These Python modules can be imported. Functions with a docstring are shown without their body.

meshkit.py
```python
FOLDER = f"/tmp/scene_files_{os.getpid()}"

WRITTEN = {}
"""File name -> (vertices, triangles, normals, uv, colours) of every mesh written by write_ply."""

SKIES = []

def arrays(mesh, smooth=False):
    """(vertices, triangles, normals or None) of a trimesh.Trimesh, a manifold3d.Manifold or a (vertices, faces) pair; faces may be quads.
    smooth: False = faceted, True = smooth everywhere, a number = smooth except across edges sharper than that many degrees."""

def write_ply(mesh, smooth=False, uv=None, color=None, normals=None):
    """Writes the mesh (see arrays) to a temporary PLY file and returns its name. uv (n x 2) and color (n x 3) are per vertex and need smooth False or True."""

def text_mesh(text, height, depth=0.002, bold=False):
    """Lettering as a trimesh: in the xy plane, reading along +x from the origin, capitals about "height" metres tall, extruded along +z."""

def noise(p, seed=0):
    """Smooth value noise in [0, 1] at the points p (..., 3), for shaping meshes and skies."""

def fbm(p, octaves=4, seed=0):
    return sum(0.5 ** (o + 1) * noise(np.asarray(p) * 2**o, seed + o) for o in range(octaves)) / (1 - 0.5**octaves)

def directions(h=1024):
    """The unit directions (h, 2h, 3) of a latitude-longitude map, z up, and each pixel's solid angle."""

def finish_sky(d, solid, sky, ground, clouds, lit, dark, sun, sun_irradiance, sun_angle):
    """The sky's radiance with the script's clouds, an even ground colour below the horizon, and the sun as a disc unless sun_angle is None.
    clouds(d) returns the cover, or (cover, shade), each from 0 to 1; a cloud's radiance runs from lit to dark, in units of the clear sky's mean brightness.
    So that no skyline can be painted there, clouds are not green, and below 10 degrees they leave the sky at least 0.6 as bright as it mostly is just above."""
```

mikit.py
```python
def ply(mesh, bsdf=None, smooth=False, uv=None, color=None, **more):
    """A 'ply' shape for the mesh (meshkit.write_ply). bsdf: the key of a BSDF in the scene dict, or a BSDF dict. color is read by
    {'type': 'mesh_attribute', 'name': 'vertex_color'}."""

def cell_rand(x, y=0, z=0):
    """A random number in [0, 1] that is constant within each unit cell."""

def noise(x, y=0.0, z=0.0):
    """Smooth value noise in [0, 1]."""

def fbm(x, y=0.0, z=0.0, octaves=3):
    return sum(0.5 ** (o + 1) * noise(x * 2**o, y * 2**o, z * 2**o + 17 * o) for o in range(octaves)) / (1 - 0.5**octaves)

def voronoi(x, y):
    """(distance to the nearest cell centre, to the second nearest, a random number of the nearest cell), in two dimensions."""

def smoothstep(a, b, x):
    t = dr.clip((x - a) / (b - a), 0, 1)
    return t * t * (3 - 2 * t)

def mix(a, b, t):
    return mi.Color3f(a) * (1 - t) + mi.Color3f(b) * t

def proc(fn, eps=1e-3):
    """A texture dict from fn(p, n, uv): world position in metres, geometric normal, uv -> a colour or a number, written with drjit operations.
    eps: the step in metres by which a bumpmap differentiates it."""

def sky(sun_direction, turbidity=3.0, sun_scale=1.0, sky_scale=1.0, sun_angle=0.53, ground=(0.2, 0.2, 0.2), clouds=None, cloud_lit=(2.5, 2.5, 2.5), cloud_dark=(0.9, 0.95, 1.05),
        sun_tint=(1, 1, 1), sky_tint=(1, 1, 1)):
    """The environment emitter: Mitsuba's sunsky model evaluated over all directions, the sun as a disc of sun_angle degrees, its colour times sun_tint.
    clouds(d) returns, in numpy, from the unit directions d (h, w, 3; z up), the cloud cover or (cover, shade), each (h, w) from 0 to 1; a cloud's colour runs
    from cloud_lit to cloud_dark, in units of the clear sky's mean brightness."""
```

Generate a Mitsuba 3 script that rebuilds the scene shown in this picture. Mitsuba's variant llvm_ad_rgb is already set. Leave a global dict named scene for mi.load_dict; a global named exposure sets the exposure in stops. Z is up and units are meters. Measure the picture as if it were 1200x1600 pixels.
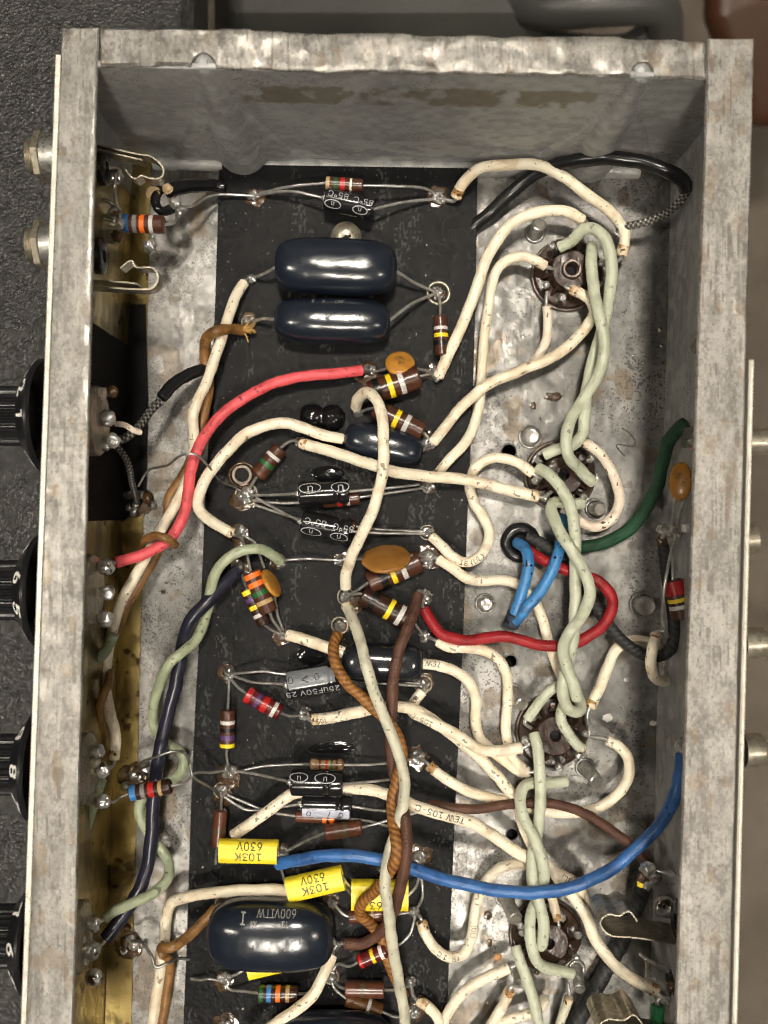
import math, random
import numpy as np, trimesh, manifold3d as m3
import mitsuba as mi, drjit as dr
import mikit, meshkit
from mikit import fbm, noise, smoothstep, mix, voronoi
from shapely.geometry import Polygon

T = mi.ScalarTransform4f
rng = np.random.default_rng(7)
random.seed(7)
scene, labels = {}, {}

# ------------------------------------------------------------------ camera, light, exposure
F, D, H = 1500.0, 0.300, 0.063       # focal length in photo pixels, camera height over the chassis floor, chassis depth (m)
scene['camera'] = {'type': 'thinlens', 'fov': 2 * math.degrees(math.atan(800 / F)), 'fov_axis': 'y', 'aperture_radius': 0.0014,
                   'focus_distance': 0.276, 'near_clip': 0.01, 'far_clip': 20.0,
                   'to_world': T().look_at(origin=[0, 0, D], target=[0, 0, 0], up=[0, 1, 0])}
exposure = 0.27


def lamp(key, loc, r, power, color, label):
    e = [power * c for c in color]
    m = trimesh.creation.icosphere(3, r)
    m.apply_translation(loc)
    scene[key] = {**mikit.ply(m, 'mat_lamp', True), 'emitter': {'type': 'area', 'radiance': {'type': 'rgb', 'value': e}}}
    labels[key] = {'label': label, 'category': 'lamp'}


scene['mat_lamp'] = {'type': 'diffuse', 'reflectance': {'type': 'rgb', 'value': [.8, .8, .8]}}
WARM = (1.0, 0.92, 0.79)
lamp('ceiling_lamp', (0.02, 0.42, 1.9), 0.11, 170, WARM, 'round warm ceiling bulb above the far end of the chassis')
lamp('ceiling_lamp_001', (-0.02, -0.85, 1.75), 0.13, 92, WARM, 'round warm ceiling bulb above the near end of the chassis')
lamp('ceiling_lamp_002', (-0.95, -0.15, 1.7), 0.12, 48, WARM, 'round warm ceiling bulb out to the left above the panel side')
lamp('ceiling_lamp_003', (0.95, -0.45, 1.7), 0.12, 30, WARM, 'round warm ceiling bulb out to the right above the back plate side')
scene['room_light'] = {'type': 'constant', 'radiance': {'type': 'rgb', 'value': [0.065, 0.060, 0.052]}}


# ------------------------------------------------------------------ helpers
def P(x, y, z=0.0):
    """photo pixel and height in mm -> point in metres"""
    z = z / 1000.0
    s = (D - z) / F
    return np.array([(x - 600) * s, (800 - y) * s, z])


def PP(pts):
    return np.array([P(*p) for p in pts])


def px(z=0.0):
    return (D - z / 1000.0) / F


def key_of(name):
    k, i = name, 0
    while k in scene or k in labels or any(s.startswith(k + '__') for s in scene):
        i += 1
        k = f'{name}_{i:03d}'
    return k


used_parts = {}


def part_key(parent, name):
    i = used_parts.get((parent, name), -1) + 1
    used_parts[(parent, name)] = i
    return f'{parent}__{name}' + (f'_{i:03d}' if i else '')


def thing(name, label, cat, group=None):
    k = key_of(name)
    labels[k] = {'label': label, 'category': cat}
    if group:
        labels[k]['group'] = group
    return k


def put(k, mesh, mat, smooth=30, uv=None, normals=None):
    if uv is not None or normals is not None:
        path = meshkit.write_ply(mesh, True, uv, None, normals)
        scene[k] = {'type': 'ply', 'filename': path, 'face_normals': False, 'bsdf': {'type': 'ref', 'id': mat}}
    else:
        scene[k] = mikit.ply(mesh, mat, smooth)
    return k


def part(parent, name, mesh, mat, smooth=30, uv=None, normals=None, label=None, kind=None):
    k = part_key(parent, name)
    put(k, mesh, mat, smooth, uv, normals)
    if label:
        labels[k] = {'label': label}
    if kind:
        labels.setdefault(k, {})['kind'] = kind
    return k


def unit(v):
    return v / max(np.linalg.norm(v), 1e-12)


def spline(pts, step=0.0008):
    """centripetal Catmull-Rom through the points"""
    p = np.asarray(pts, float)
    if len(p) == 2:
        n = max(2, int(np.linalg.norm(p[1] - p[0]) / step))
        return p[0] + (p[1] - p[0]) * np.linspace(0, 1, n + 1)[:, None]
    q = np.vstack([2 * p[0] - p[1], p, 2 * p[-1] - p[-2]])
    out = []
    for i in range(1, len(q) - 2):
        p0, p1, p2, p3 = q[i - 1:i + 3]
        t = [0]
        for a, b in ((p0, p1), (p1, p2), (p2, p3)):
            t.append(t[-1] + max(np.linalg.norm(b - a), 1e-7) ** 0.5)
        n = max(2, int(np.linalg.norm(p2 - p1) / step))
        s = np.linspace(t[1], t[2], n, endpoint=False)[:, None]
        A1 = (t[1] - s) / (t[1] - t[0]) * p0 + (s - t[0]) / (t[1] - t[0]) * p1
        A2 = (t[2] - s) / (t[2] - t[1]) * p1 + (s - t[1]) / (t[2] - t[1]) * p2
        A3 = (t[3] - s) / (t[3] - t[2]) * p2 + (s - t[2]) / (t[3] - t[2]) * p3
        B1 = (t[2] - s) / (t[2] - t[0]) * A1 + (s - t[0]) / (t[2] - t[0]) * A2
        B2 = (t[3] - s) / (t[3] - t[1]) * A2 + (s - t[1]) / (t[3] - t[1]) * A3
        out.append((t[2] - s) / (t[2] - t[1]) * B1 + (s - t[1]) / (t[2] - t[1]) * B2)
    out.append(q[-2][None])
    return np.vstack(out)


def frames(c):
    t = np.gradient(c, axis=0)
    t /= np.maximum(np.linalg.norm(t, axis=1, keepdims=True), 1e-12)
    n = np.zeros_like(c)
    ref = np.array([0, 0, 1.0]) if abs(t[0][2]) < 0.9 else np.array([0, 1.0, 0])
    n[0] = unit(ref - t[0] * (ref @ t[0]))
    for i in range(1, len(c)):
        v = n[i - 1] - t[i] * (n[i - 1] @ t[i])
        n[i] = unit(v)
    return t, n, np.cross(t, n)


def tube(c, r, n=14, round_end=0.35):
    """(verts, faces, uv, normals) of a tube along the curve c; u runs in wire diameters, v round the wire, seam below"""
    c = np.asarray(c, float)
    r = np.broadcast_to(np.asarray(r, float), (len(c),))
    t, nn, bb = frames(c)
    L = np.concatenate([[0], np.cumsum(np.linalg.norm(np.diff(c, axis=0), axis=1))])
    rm = r.mean()
    rings = [(c[0], 0.0, r[0], L[0], nn[0], bb[0], t[0], -1), (c[0], .82, r[0], L[0], nn[0], bb[0], t[0], -.8)]
    for i in range(len(c)):
        rings.append((c[i] + (t[i] * rm * round_end * .4 if i == 0 else (-t[i] * rm * round_end * .4 if i == len(c) - 1 else 0)), 1.0, r[i], L[i], nn[i], bb[i], t[i], 0))
    rings += [(c[-1], .82, r[-1], L[-1], nn[-1], bb[-1], t[-1], .8), (c[-1], 0.0, r[-1], L[-1], nn[-1], bb[-1], t[-1], 1)]
    a = np.linspace(0, 2 * np.pi, n + 1) + np.pi
    V, N, U = [], [], []
    for (o, k, rr, l, nv, bv, tv, w) in rings:
        d = np.cos(a)[:, None] * nv + np.sin(a)[:, None] * bv
        V.append(o + d * rr * k)
        m = d * (1 - abs(w)) + tv * w
        N.append(m / np.linalg.norm(m, axis=1, keepdims=True))
        U.append(np.stack([np.full(n + 1, l / (2 * rm)), np.linspace(0, 1, n + 1)], 1))
    k = len(rings)
    i, j = np.meshgrid(np.arange(k - 1), np.arange(n), indexing='ij')
    b = (i * (n + 1) + j).ravel()
    f = np.vstack([np.stack([b, b + 1, b + n + 2], 1), np.stack([b, b + n + 2, b + n + 1], 1)])
    return np.vstack(V), f, np.vstack(U), np.vstack(N)


def put_tube(k, c, r, mat, n=14):
    v, f, uv, nor = tube(c, r, n)
    put(k, (v, f), mat, uv=uv, normals=nor)


def lead(parent, pts, r=2.3, mat='mat_tin', name='lead'):
    """bare tinned wire through photo points (x, y, z mm)"""
    c = spline(PP(pts), 0.0007)
    c[1:-1] += (meshkit.noise(c[1:-1] * 700 + 3, 5)[:, None] - .5) * np.array([1, 1, .3]) * 1.2e-4
    z = np.mean([p[2] for p in pts])
    k = part_key(parent, name)
    put_tube(k, c, r * px(z), mat, 8)
    return k


def text_on_curve(c, r, text, h, s0, ang=0.0, flip=False):
    """lettering wrapped on a tube along curve c, starting at s0 metres"""
    t, nn, bb = frames(c)
    L = np.concatenate([[0], np.cumsum(np.linalg.norm(np.diff(c, axis=0), axis=1))])
    m = meshkit.text_mesh(text, h, 0.00006)
    v, f = trimesh.remesh.subdivide_to_size(m.vertices, m.faces, 0.0006, max_iter=12)
    out = np.zeros_like(v)
    sg = -1 if flip else 1
    for i, (x, y, z) in enumerate(v):
        s = s0 + sg * x
        cc = np.array([np.interp(s, L, c[:, q]) for q in range(3)])
        j = min(np.searchsorted(L, s), len(L) - 1)
        up = np.array([0, 0, 1.0])
        tt = t[j]
        up = unit(up - tt * (up @ tt))
        side = np.cross(up, tt)
        a = ang + sg * (y - h / 2) / r
        out[i] = cc + (r + 0.00003 + z) * (math.cos(a) * up + math.sin(a) * side)
    return trimesh.Trimesh(out, f, process=False)


def wire(name, label, pts, r=9, mat='mat_cream', b0=None, b1=None, group=None, text=None, tilt=0, cat='wire', wob=1.0):
    """an insulated wire through photo points (x, y, z mm); b0/b1: bared end points beyond the first/last point"""
    k = thing(name, label, cat, group)
    w = PP(pts)
    c = spline(w, 0.0009)
    z = np.mean([p[2] for p in pts])
    R = r * px(z) * .94
    amp = np.minimum(np.arange(len(c)), np.arange(len(c))[::-1]).clip(0, 6)[:, None] / 6
    o = rng.uniform(0, 50, 3)
    c = c + amp * wob * 4.5e-4 * (np.stack([meshkit.noise(c * 220 + o + q * 11, 3) for q in range(3)], 1) - .5) * [1, 1, .6]
    c = c + amp * wob * 1.6e-4 * (np.stack([meshkit.noise(c * 620 + o + q * 7, 5) for q in range(3)], 1) - .5) * [1, 1, .6]
    rr = R * (1 + .10 * (meshkit.noise(c * 330 + o, 9) - .5) + .05 * (meshkit.noise(c * 900 + o, 4) - .5))
    put_tube(k, c, rr, mat, 16)
    for b, e in ((b0, 0), (b1, -1)):
        if b is not None:
            b = [b] if np.isscalar(b[0]) else list(b)
            prev = w[1] if e == 0 else w[-2]
            inner = w[e] + unit(prev - w[e]) * R * 1.2
            cc = spline(np.vstack([inner, w[e] + unit(w[e] - prev) * R * .6, PP(b)]), 0.0005)
            put_tube(part_key(k, 'bare_end'), cc, R * .38, 'mat_tin', 8)
            if mat in ('mat_cream', 'mat_cream_pink', 'mat_sage', 'mat_grey_white') and rng.uniform() < .6:
                nb = int(rng.integers(2, 5))
                cb, rb = (c[:nb], rr[:nb]) if e == 0 else (c[-nb:], rr[-nb:])
                v_, f_, u_, n_ = tube(cb - (cb[1] - cb[0]) * 0, rb * 1.025 + 3e-5, 16)
                put(part_key(k, 'scorched_end'), (v_, f_), 'mat_scorched', uv=u_, normals=n_)
    if text:
        for (s, h, fr, flip, ang) in text:
            Lt = np.linalg.norm(np.diff(c, axis=0), axis=1).sum()
            tm = text_on_curve(c, R * 1.02, s, h / 1000, fr * Lt, ang, flip)
            part(k, 'lettering', tm, 'mat_ink', False)
    return k


def lathe(profile, p0, p1, n=24, smooth=35, wobble=0.0):
    """profile [(t in 0..1 along p0-p1, radius m)]"""
    p0, p1 = np.asarray(p0, float), np.asarray(p1, float)
    a = unit(p1 - p0)
    up = np.array([0, 0, 1.0]) if abs(a[2]) < .95 else np.array([0, 1.0, 0])
    up = unit(up - a * (a @ up))
    b = np.cross(up, a)
    L = np.linalg.norm(p1 - p0)
    ang = np.linspace(0, 2 * np.pi, n, endpoint=False)
    d = np.cos(ang)[:, None] * up + np.sin(ang)[:, None] * b
    V = np.vstack([p0 + a * t * L + d * r for t, r in profile])
    k = len(profile)
    i, j = np.meshgrid(np.arange(k - 1), np.arange(n), indexing='ij')
    A, B = (i * n + j).ravel(), (i * n + (j + 1) % n).ravel()
    f = np.vstack([np.stack([A, B, B + n], 1), np.stack([A, B + n, A + n], 1)])
    m = trimesh.Trimesh(V, f, process=False)
    m.merge_vertices()
    m.update_faces(m.nondegenerate_faces())
    return m


def text_on_cyl(text, h, p0, p1, r, t, ang, flip, bold=False):
    a = unit(p1 - p0)
    up = unit(np.array([0, 0, 1.0]) - a * a[2])
    b = np.cross(up, a)
    m = meshkit.text_mesh(text, h, 0.00005, bold)
    v, f = trimesh.remesh.subdivide_to_size(m.vertices, m.faces, 0.0005, max_iter=12)
    w = v[:, 0].max()
    sg = -1 if flip else 1
    x = sg * (v[:, 0] - w / 2)
    an = ang + sg * (v[:, 1] - h / 2) / r
    c = p0 + (p1 - p0) * t
    out = c + np.outer(x, a) + (r + .00004 + v[:, 2])[:, None] * (np.cos(an)[:, None] * up + np.sin(an)[:, None] * b)
    return trimesh.Trimesh(out, f, process=False)


def ring_on_cyl(p0, p1, r, t, ang, rx, ry, w=0.00030):
    """an oval outline on a cylinder"""
    a = unit(p1 - p0)
    up = unit(np.array([0, 0, 1.0]) - a * a[2])
    b = np.cross(up, a)
    th = np.linspace(0, 2 * np.pi, 33)
    V = []
    for k in (1, -1):
        x, y = (rx + k * w / 2) * np.cos(th), (ry + k * w / 2) * np.sin(th)
        an = ang + y / r
        V.append(p0 + (p1 - p0) * t + np.outer(x, a) + (r + .00006) * (np.cos(an)[:, None] * up + np.sin(an)[:, None] * b))
    i = np.arange(32)
    f = np.vstack([np.stack([i, i + 1, i + 34], 1), np.stack([i, i + 34, i + 33], 1)])
    return trimesh.Trimesh(np.vstack(V), f, process=False)


def blob(c, r, flat=.7, seed=0, rough=.5, sub=3):
    m = trimesh.creation.icosphere(sub, 1.0)
    v = np.array(m.vertices)
    k = 1 + rough * (meshkit.fbm(v * 1.7 + seed * 7.3 + 20, 3, seed % 50) - .5) + .12 * (meshkit.noise(v * 6 + seed, 2) - .5)
    v = v * k[:, None] * r * [1, 1, flat]
    return trimesh.Trimesh(v + c, m.faces, process=False)


def torus(c, R, r, n=24, k=10, normal=(0, 0, 1), wob=0, seed=0):
    a, b = np.meshgrid(np.linspace(0, 2 * np.pi, n, endpoint=False), np.linspace(0, 2 * np.pi, k, endpoint=False), indexing='ij')
    v = np.stack([(R + r * np.cos(b)) * np.cos(a), (R + r * np.cos(b)) * np.sin(a), r * np.sin(b)], -1).reshape(-1, 3)
    if wob:
        v *= 1 + wob * (meshkit.noise(v / R * 1.5 + seed, 4)[:, None] - .5)
    i, j = np.meshgrid(np.arange(n), np.arange(k), indexing='ij')
    A = (i * k + j).ravel(); B = (((i + 1) % n) * k + j).ravel(); C = (((i + 1) % n) * k + (j + 1) % k).ravel(); E = (i * k + (j + 1) % k).ravel()
    f = np.vstack([np.stack([A, B, C], 1), np.stack([A, C, E], 1)])
    z = unit(np.array(normal, float))
    x = unit(np.cross([0, 1, 0.01], z)); y = np.cross(z, x)
    return trimesh.Trimesh(v @ np.stack([x, y, z]) + c, f, process=False)


def cat_(*ms):
    return trimesh.util.concatenate(list(ms))


def slab(poly, z0, z1, bev=0.0003, refine=None, dent=0.0, seed=0):
    """a convex plan polygon (m) between two heights, its edges eased; optionally refined and dented"""
    pg = Polygon(poly)
    inn = np.array(pg.buffer(-bev, join_style=2).exterior.coords)[:-1]
    out = np.array(pg.exterior.coords)[:-1]
    pts = [np.column_stack([q, np.full(len(q), z)]) for q, z in ((inn, z0), (out, z0 + bev), (out, z1 - bev), (inn, z1))]
    m = m3.Manifold.hull_points(np.vstack(pts))
    if refine:
        m = m.refine_to_length(refine)
    mm = m.to_mesh()
    v = np.array(mm.vert_properties[:, :3], float)
    if dent:
        v = v + dent * np.stack([meshkit.fbm(v * 60 + s, 3, seed) - .5 for s in (0, 30, 60)], 1)
        v = v + dent * .5 * np.stack([meshkit.fbm(v * 350 + s, 2, seed) - .5 for s in (0, 30, 60)], 1)
    return trimesh.Trimesh(v, np.array(mm.tri_verts), process=False)


def hull_spheres(items, sub=2):
    pts = []
    s = trimesh.creation.icosphere(sub, 1.0).vertices
    for c, r in items:
        pts.append(np.asarray(c) + s * r)
    mm = m3.Manifold.hull_points(np.vstack(pts)).to_mesh()
    return trimesh.Trimesh(np.array(mm.vert_properties[:, :3]), np.array(mm.tri_verts), process=False)


def ribbon(path, width_vec, thick):
    """a bent strip: path (k,3) along the strip, width_vec its width, thick its thickness"""
    c = np.asarray(path, float)
    t = np.gradient(c, axis=0)
    w = np.asarray(width_vec, float)
    n = np.cross(t, unit(w)); n /= np.linalg.norm(n, axis=1, keepdims=True)
    V = np.stack([c - n * thick / 2, c + n * thick / 2, c + n * thick / 2 + w, c - n * thick / 2 + w], 1).reshape(-1, 3)
    f = []
    k = len(c)
    for i in range(k - 1):
        for j in range(4):
            a, b = i * 4 + j, i * 4 + (j + 1) % 4
            f += [[a, b, b + 4], [a, b + 4, a + 4]]
    f += [[0, 2, 1], [0, 3, 2], [4 * k - 4, 4 * k - 3, 4 * k - 2], [4 * k - 4, 4 * k - 2, 4 * k - 1]]
    m = trimesh.Trimesh(V, f, process=False)
    m.fix_normals()
    return m


# ------------------------------------------------------------------ materials
def rgb(*c):
    return {'type': 'rgb', 'value': list(c)}


def mat(key, base, rough=.5, metal=0.0, spec=.5, coat=0.0, bump=None, bscale=1e-4, eps=1e-4, sheen=0.0):
    b = {'type': 'principled', 'base_color': rgb(*base) if isinstance(base, tuple) else base,
         'roughness': rough, 'metallic': metal, 'specular': spec}
    if coat:
        b.update(clearcoat=coat, clearcoat_gloss=.93)
    if sheen:
        b.update(sheen=sheen)
    if bump is not None:
        b = {'type': 'bumpmap', 'arbitrary': mikit.proc(bump, eps), 'scale': bscale, 'bsdf': b}
    scene[key] = {'type': 'twosided', 'bsdf': b}


C3 = mi.Color3f


def metal_color(lo, hi, spots, scale=1.0):
    def fn(p, n, uv):
        a = fbm(p.x * 170 * scale, p.y * 110 * scale, p.z * 140 * scale, 3)
        b = fbm(p.x * 900 * scale, p.y * 700 * scale, p.z * 900 * scale, 2)
        c = mix(lo, hi, smoothstep(.3, .7, a * .55 + b * .45))
        d = noise(p.x * 2100, p.y * 2100, p.z * 2100) + .5 * (fbm(p.x * 90 + 7, p.y * 60, p.z * 90, 2) - .5)
        return mix(c, C3(*spots), .75 * smoothstep(.80, .90, d))
    return fn


def metal_rough(lo, hi):
    def fn(p, n, uv):
        return lo + (hi - lo) * smoothstep(.3, .7, fbm(p.x * 420, p.y * 380, p.z * 400, 3))
    return fn


def metal_bump(p, n, uv):
    return fbm(p.x * 500, p.y * 420, p.z * 500, 3)


def scratch_bump(p, n, uv):
    return .6 * fbm(p.x * 700, p.y * 60, p.z * 700, 2) + .5 * fbm(p.x * 900, p.y * 900, p.z * 900, 2)


def flange_color(p, n, uv):
    a = .30 * fbm(p.x * 420, p.y * 110, p.z * 300, 3) + .40 * fbm(p.x * 1500, p.y * 1100, p.z * 1500, 2) + .30 * fbm(p.x * 150, p.y * 130, p.z * 150, 3)
    c = mix(C3(.185, .175, .160), C3(.375, .357, .327), smoothstep(.33, .68, a))
    sc = smoothstep(.60, .72, noise(p.x * 2600, p.y * 90, 4.0)) * smoothstep(.45, .6, fbm(p.x * 120, p.y * 60, 6.0, 2))
    c = mix(c, C3(.56, .54, .50), .2 * sc)
    t = smoothstep(.70, .80, noise(p.x * 1600, p.y * 170, 2.0)) * smoothstep(.5, .65, fbm(p.x * 200, p.y * 200, 5.0, 2))
    d = smoothstep(.82, .9, noise(p.x * 2200, p.y * 2200, 7.0))
    c = mix(c, C3(.12, .108, .095), .6 * dr.maximum(t, d * .8))
    return mix(c, C3(.20, .13, .07), .35 * smoothstep(.62, .72, fbm(p.x * 260 + 9, p.y * 180, 8.0, 3)))


mat('mat_flange', mikit.proc(flange_color), mikit.proc(metal_rough(.34, .6)), .62, bump=scratch_bump, bscale=0.9e-4)


def floor_color(p, n, uv):
    c = metal_color(C3(.19, .184, .175), C3(.34, .332, .316), (.08, .075, .068), .7)(p, n, uv)
    s = smoothstep(.55, .68, noise(p.x * 3000, p.y * 3000, 3.0)) * smoothstep(.50, .62, fbm(p.x * 75 + 2, p.y * 55 + 9, 1.0, 2))
    c = mix(c, C3(.07, .066, .06), .45 * s * (1 - .8 * smoothstep(.045, .065, p.x)))
    g = smoothstep(.44, .66, fbm(p.x * 38 + 11, p.y * 30 + 3, 2.0, 3))
    c = c * (1 - .45 * g)
    o = smoothstep(.63, .70, fbm(p.x * 120 + 40, p.y * 120, 5.0, 3))
    return mix(c, C3(.12, .085, .05), .55 * o)


mat('mat_floor', mikit.proc(floor_color), mikit.proc(metal_rough(.36, .54)), .82, bump=metal_bump, bscale=0.75e-4)


def wall_color(p, n, uv):
    c = metal_color(C3(.29, .293, .293), C3(.42, .423, .42), (.15, .145, .135), .45)(p, n, uv)
    band = smoothstep(.0432, .0452, p.z + .0015 * fbm(p.x * 600, p.z * 600, 1.0, 2)) * (1 - smoothstep(.0535, .0552, p.z + .0015 * fbm(p.x * 500 + 9, p.z * 500, 1.0, 2)))
    band *= smoothstep(-.0385, -.0365, p.x) * (1 - smoothstep(.0545, .0565, p.x))
    band *= smoothstep(.30, .5, fbm(p.x * 210, p.z * 160, 2.0, 3))
    c = mix(c, C3(.17, .14, .085), .7 * band)
    w = smoothstep(.52, .62, fbm(p.x * 130 + 5, p.z * 230, p.y * 200, 3)) * (1 - smoothstep(.012, .030, p.z))
    return mix(c, C3(.52, .51, .48), .6 * w)


mat('mat_wall', mikit.proc(wall_color), mikit.proc(metal_rough(.42, .62)), .4, bump=metal_bump, bscale=0.7e-4)


def brass_color(p, n, uv):
    a = fbm(p.x * 120, p.y * 70, p.z * 120, 3)
    c = mix(C3(.14, .102, .036), C3(.34, .262, .10), smoothstep(.3, .7, a))
    d = smoothstep(.66, .78, fbm(p.x * 300 + 3, p.y * 300, p.z * 200, 3))
    return mix(c, C3(.03, .015, .006), .8 * d)


mat('mat_brass', mikit.proc(brass_color), mikit.proc(metal_rough(.22, .42)), .85, bump=metal_bump, bscale=1e-4)


def board_color(p, n, uv):
    c = mix(C3(.0045, .0045, .005), C3(.0105, .0105, .011), fbm(p.x * 160, p.y * 160, p.z, 3))
    f1, f2, w = voronoi(p.x * 420, p.y * 420)
    dust = (1 - smoothstep(.04, .10, f1)) * smoothstep(.88, .93, w)
    sc = smoothstep(.60, .70, fbm(p.x * 220 + 8, p.y * 90, 4.0, 3)) * smoothstep(.55, .7, noise(p.x * 1800, p.y * 1100, 2.0))
    c = mix(c, C3(.08, .08, .078), .45 * sc)
    return mix(c, C3(.35, .34, .32), .4 * dust)


def board_bump(p, n, uv):
    low = 1 - smoothstep(-.07, .0, p.y)
    return fbm(p.x * 300, p.y * 300, p.z, 3) * (.4 + .8 * low) + (.15 + .6 * low) * fbm(p.x * 1100 + p.y * 500, p.y * 900, 0.0, 2)


mat('mat_board', mikit.proc(board_color), mikit.proc(lambda p, n, uv: .40 + .2 * fbm(p.x * 1500, p.y * 1500, p.z, 2)), 0.0, spec=.13, bump=board_bump, bscale=2.4e-4)


def insulation(base, dark, spot, k=1.0, amount=.75):
    def fn(p, n, uv):
        t = fbm(p.x * 260, p.y * 260, p.z * 260, 3)
        c = mix(base, dark, smoothstep(.42, .75, t) * .8)
        s = smoothstep(.735, .80, .7 * noise(p.x * 1250, p.y * 1250, p.z * 1250) + .3 * noise(p.x * 240, p.y * 240, p.z * 240))
        s2 = smoothstep(.66, .74, fbm(p.x * 190 + 20, p.y * 190, p.z * 190, 2))
        c = mix(c, C3(*spot) * 2.2, .25 * k * s2)
        return mix(c, C3(*spot), amount * k * s)
    return fn


def cloth_bump(p, n, uv):
    return fbm(p.x * 1300, p.y * 1300, p.z * 1300, 2) + .35 * dr.sin(uv.x * 19) * dr.sin(uv.y * 2 * np.pi * 7)


def weave_bump(p, n, uv):
    a = dr.sin(2 * np.pi * (uv.x * 3.2 + uv.y * 5)) * .5 + dr.sin(2 * np.pi * (uv.x * 3.2 - uv.y * 5)) * .5
    return a + 1.2 * fbm(p.x * 1300, p.y * 1300, p.z * 1300, 2)


def weave_color(base, dark):
    def fn(p, n, uv):
        a = dr.sin(2 * np.pi * (uv.x * 3.2 + uv.y * 5)) * dr.sin(2 * np.pi * (uv.x * 3.2 - uv.y * 5))
        t = fbm(p.x * 330, p.y * 330, p.z * 330, 3)
        return mix(base, dark, dr.clip(.25 - .18 * a + 1.3 * (t - .45), 0, 1))
    return fn


def braid_bump(p, n, uv):
    a = dr.sin(2 * np.pi * (uv.x * 1.9 + uv.y * 3))
    return a + .35 * dr.sin(2 * np.pi * (uv.x * 3.8 - uv.y * 7)) + .4 * fbm(p.x * 1500, p.y * 1500, p.z * 1500, 2)


def braid_color(base, dark):
    def fn(p, n, uv):
        a = dr.sin(2 * np.pi * (uv.x * 1.9 + uv.y * 3))
        t = fbm(p.x * 400, p.y * 400, p.z * 400, 3)
        return mix(base, dark, dr.clip(.30 - .30 * a + 1.0 * (t - .45), 0, 1))
    return fn


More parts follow.
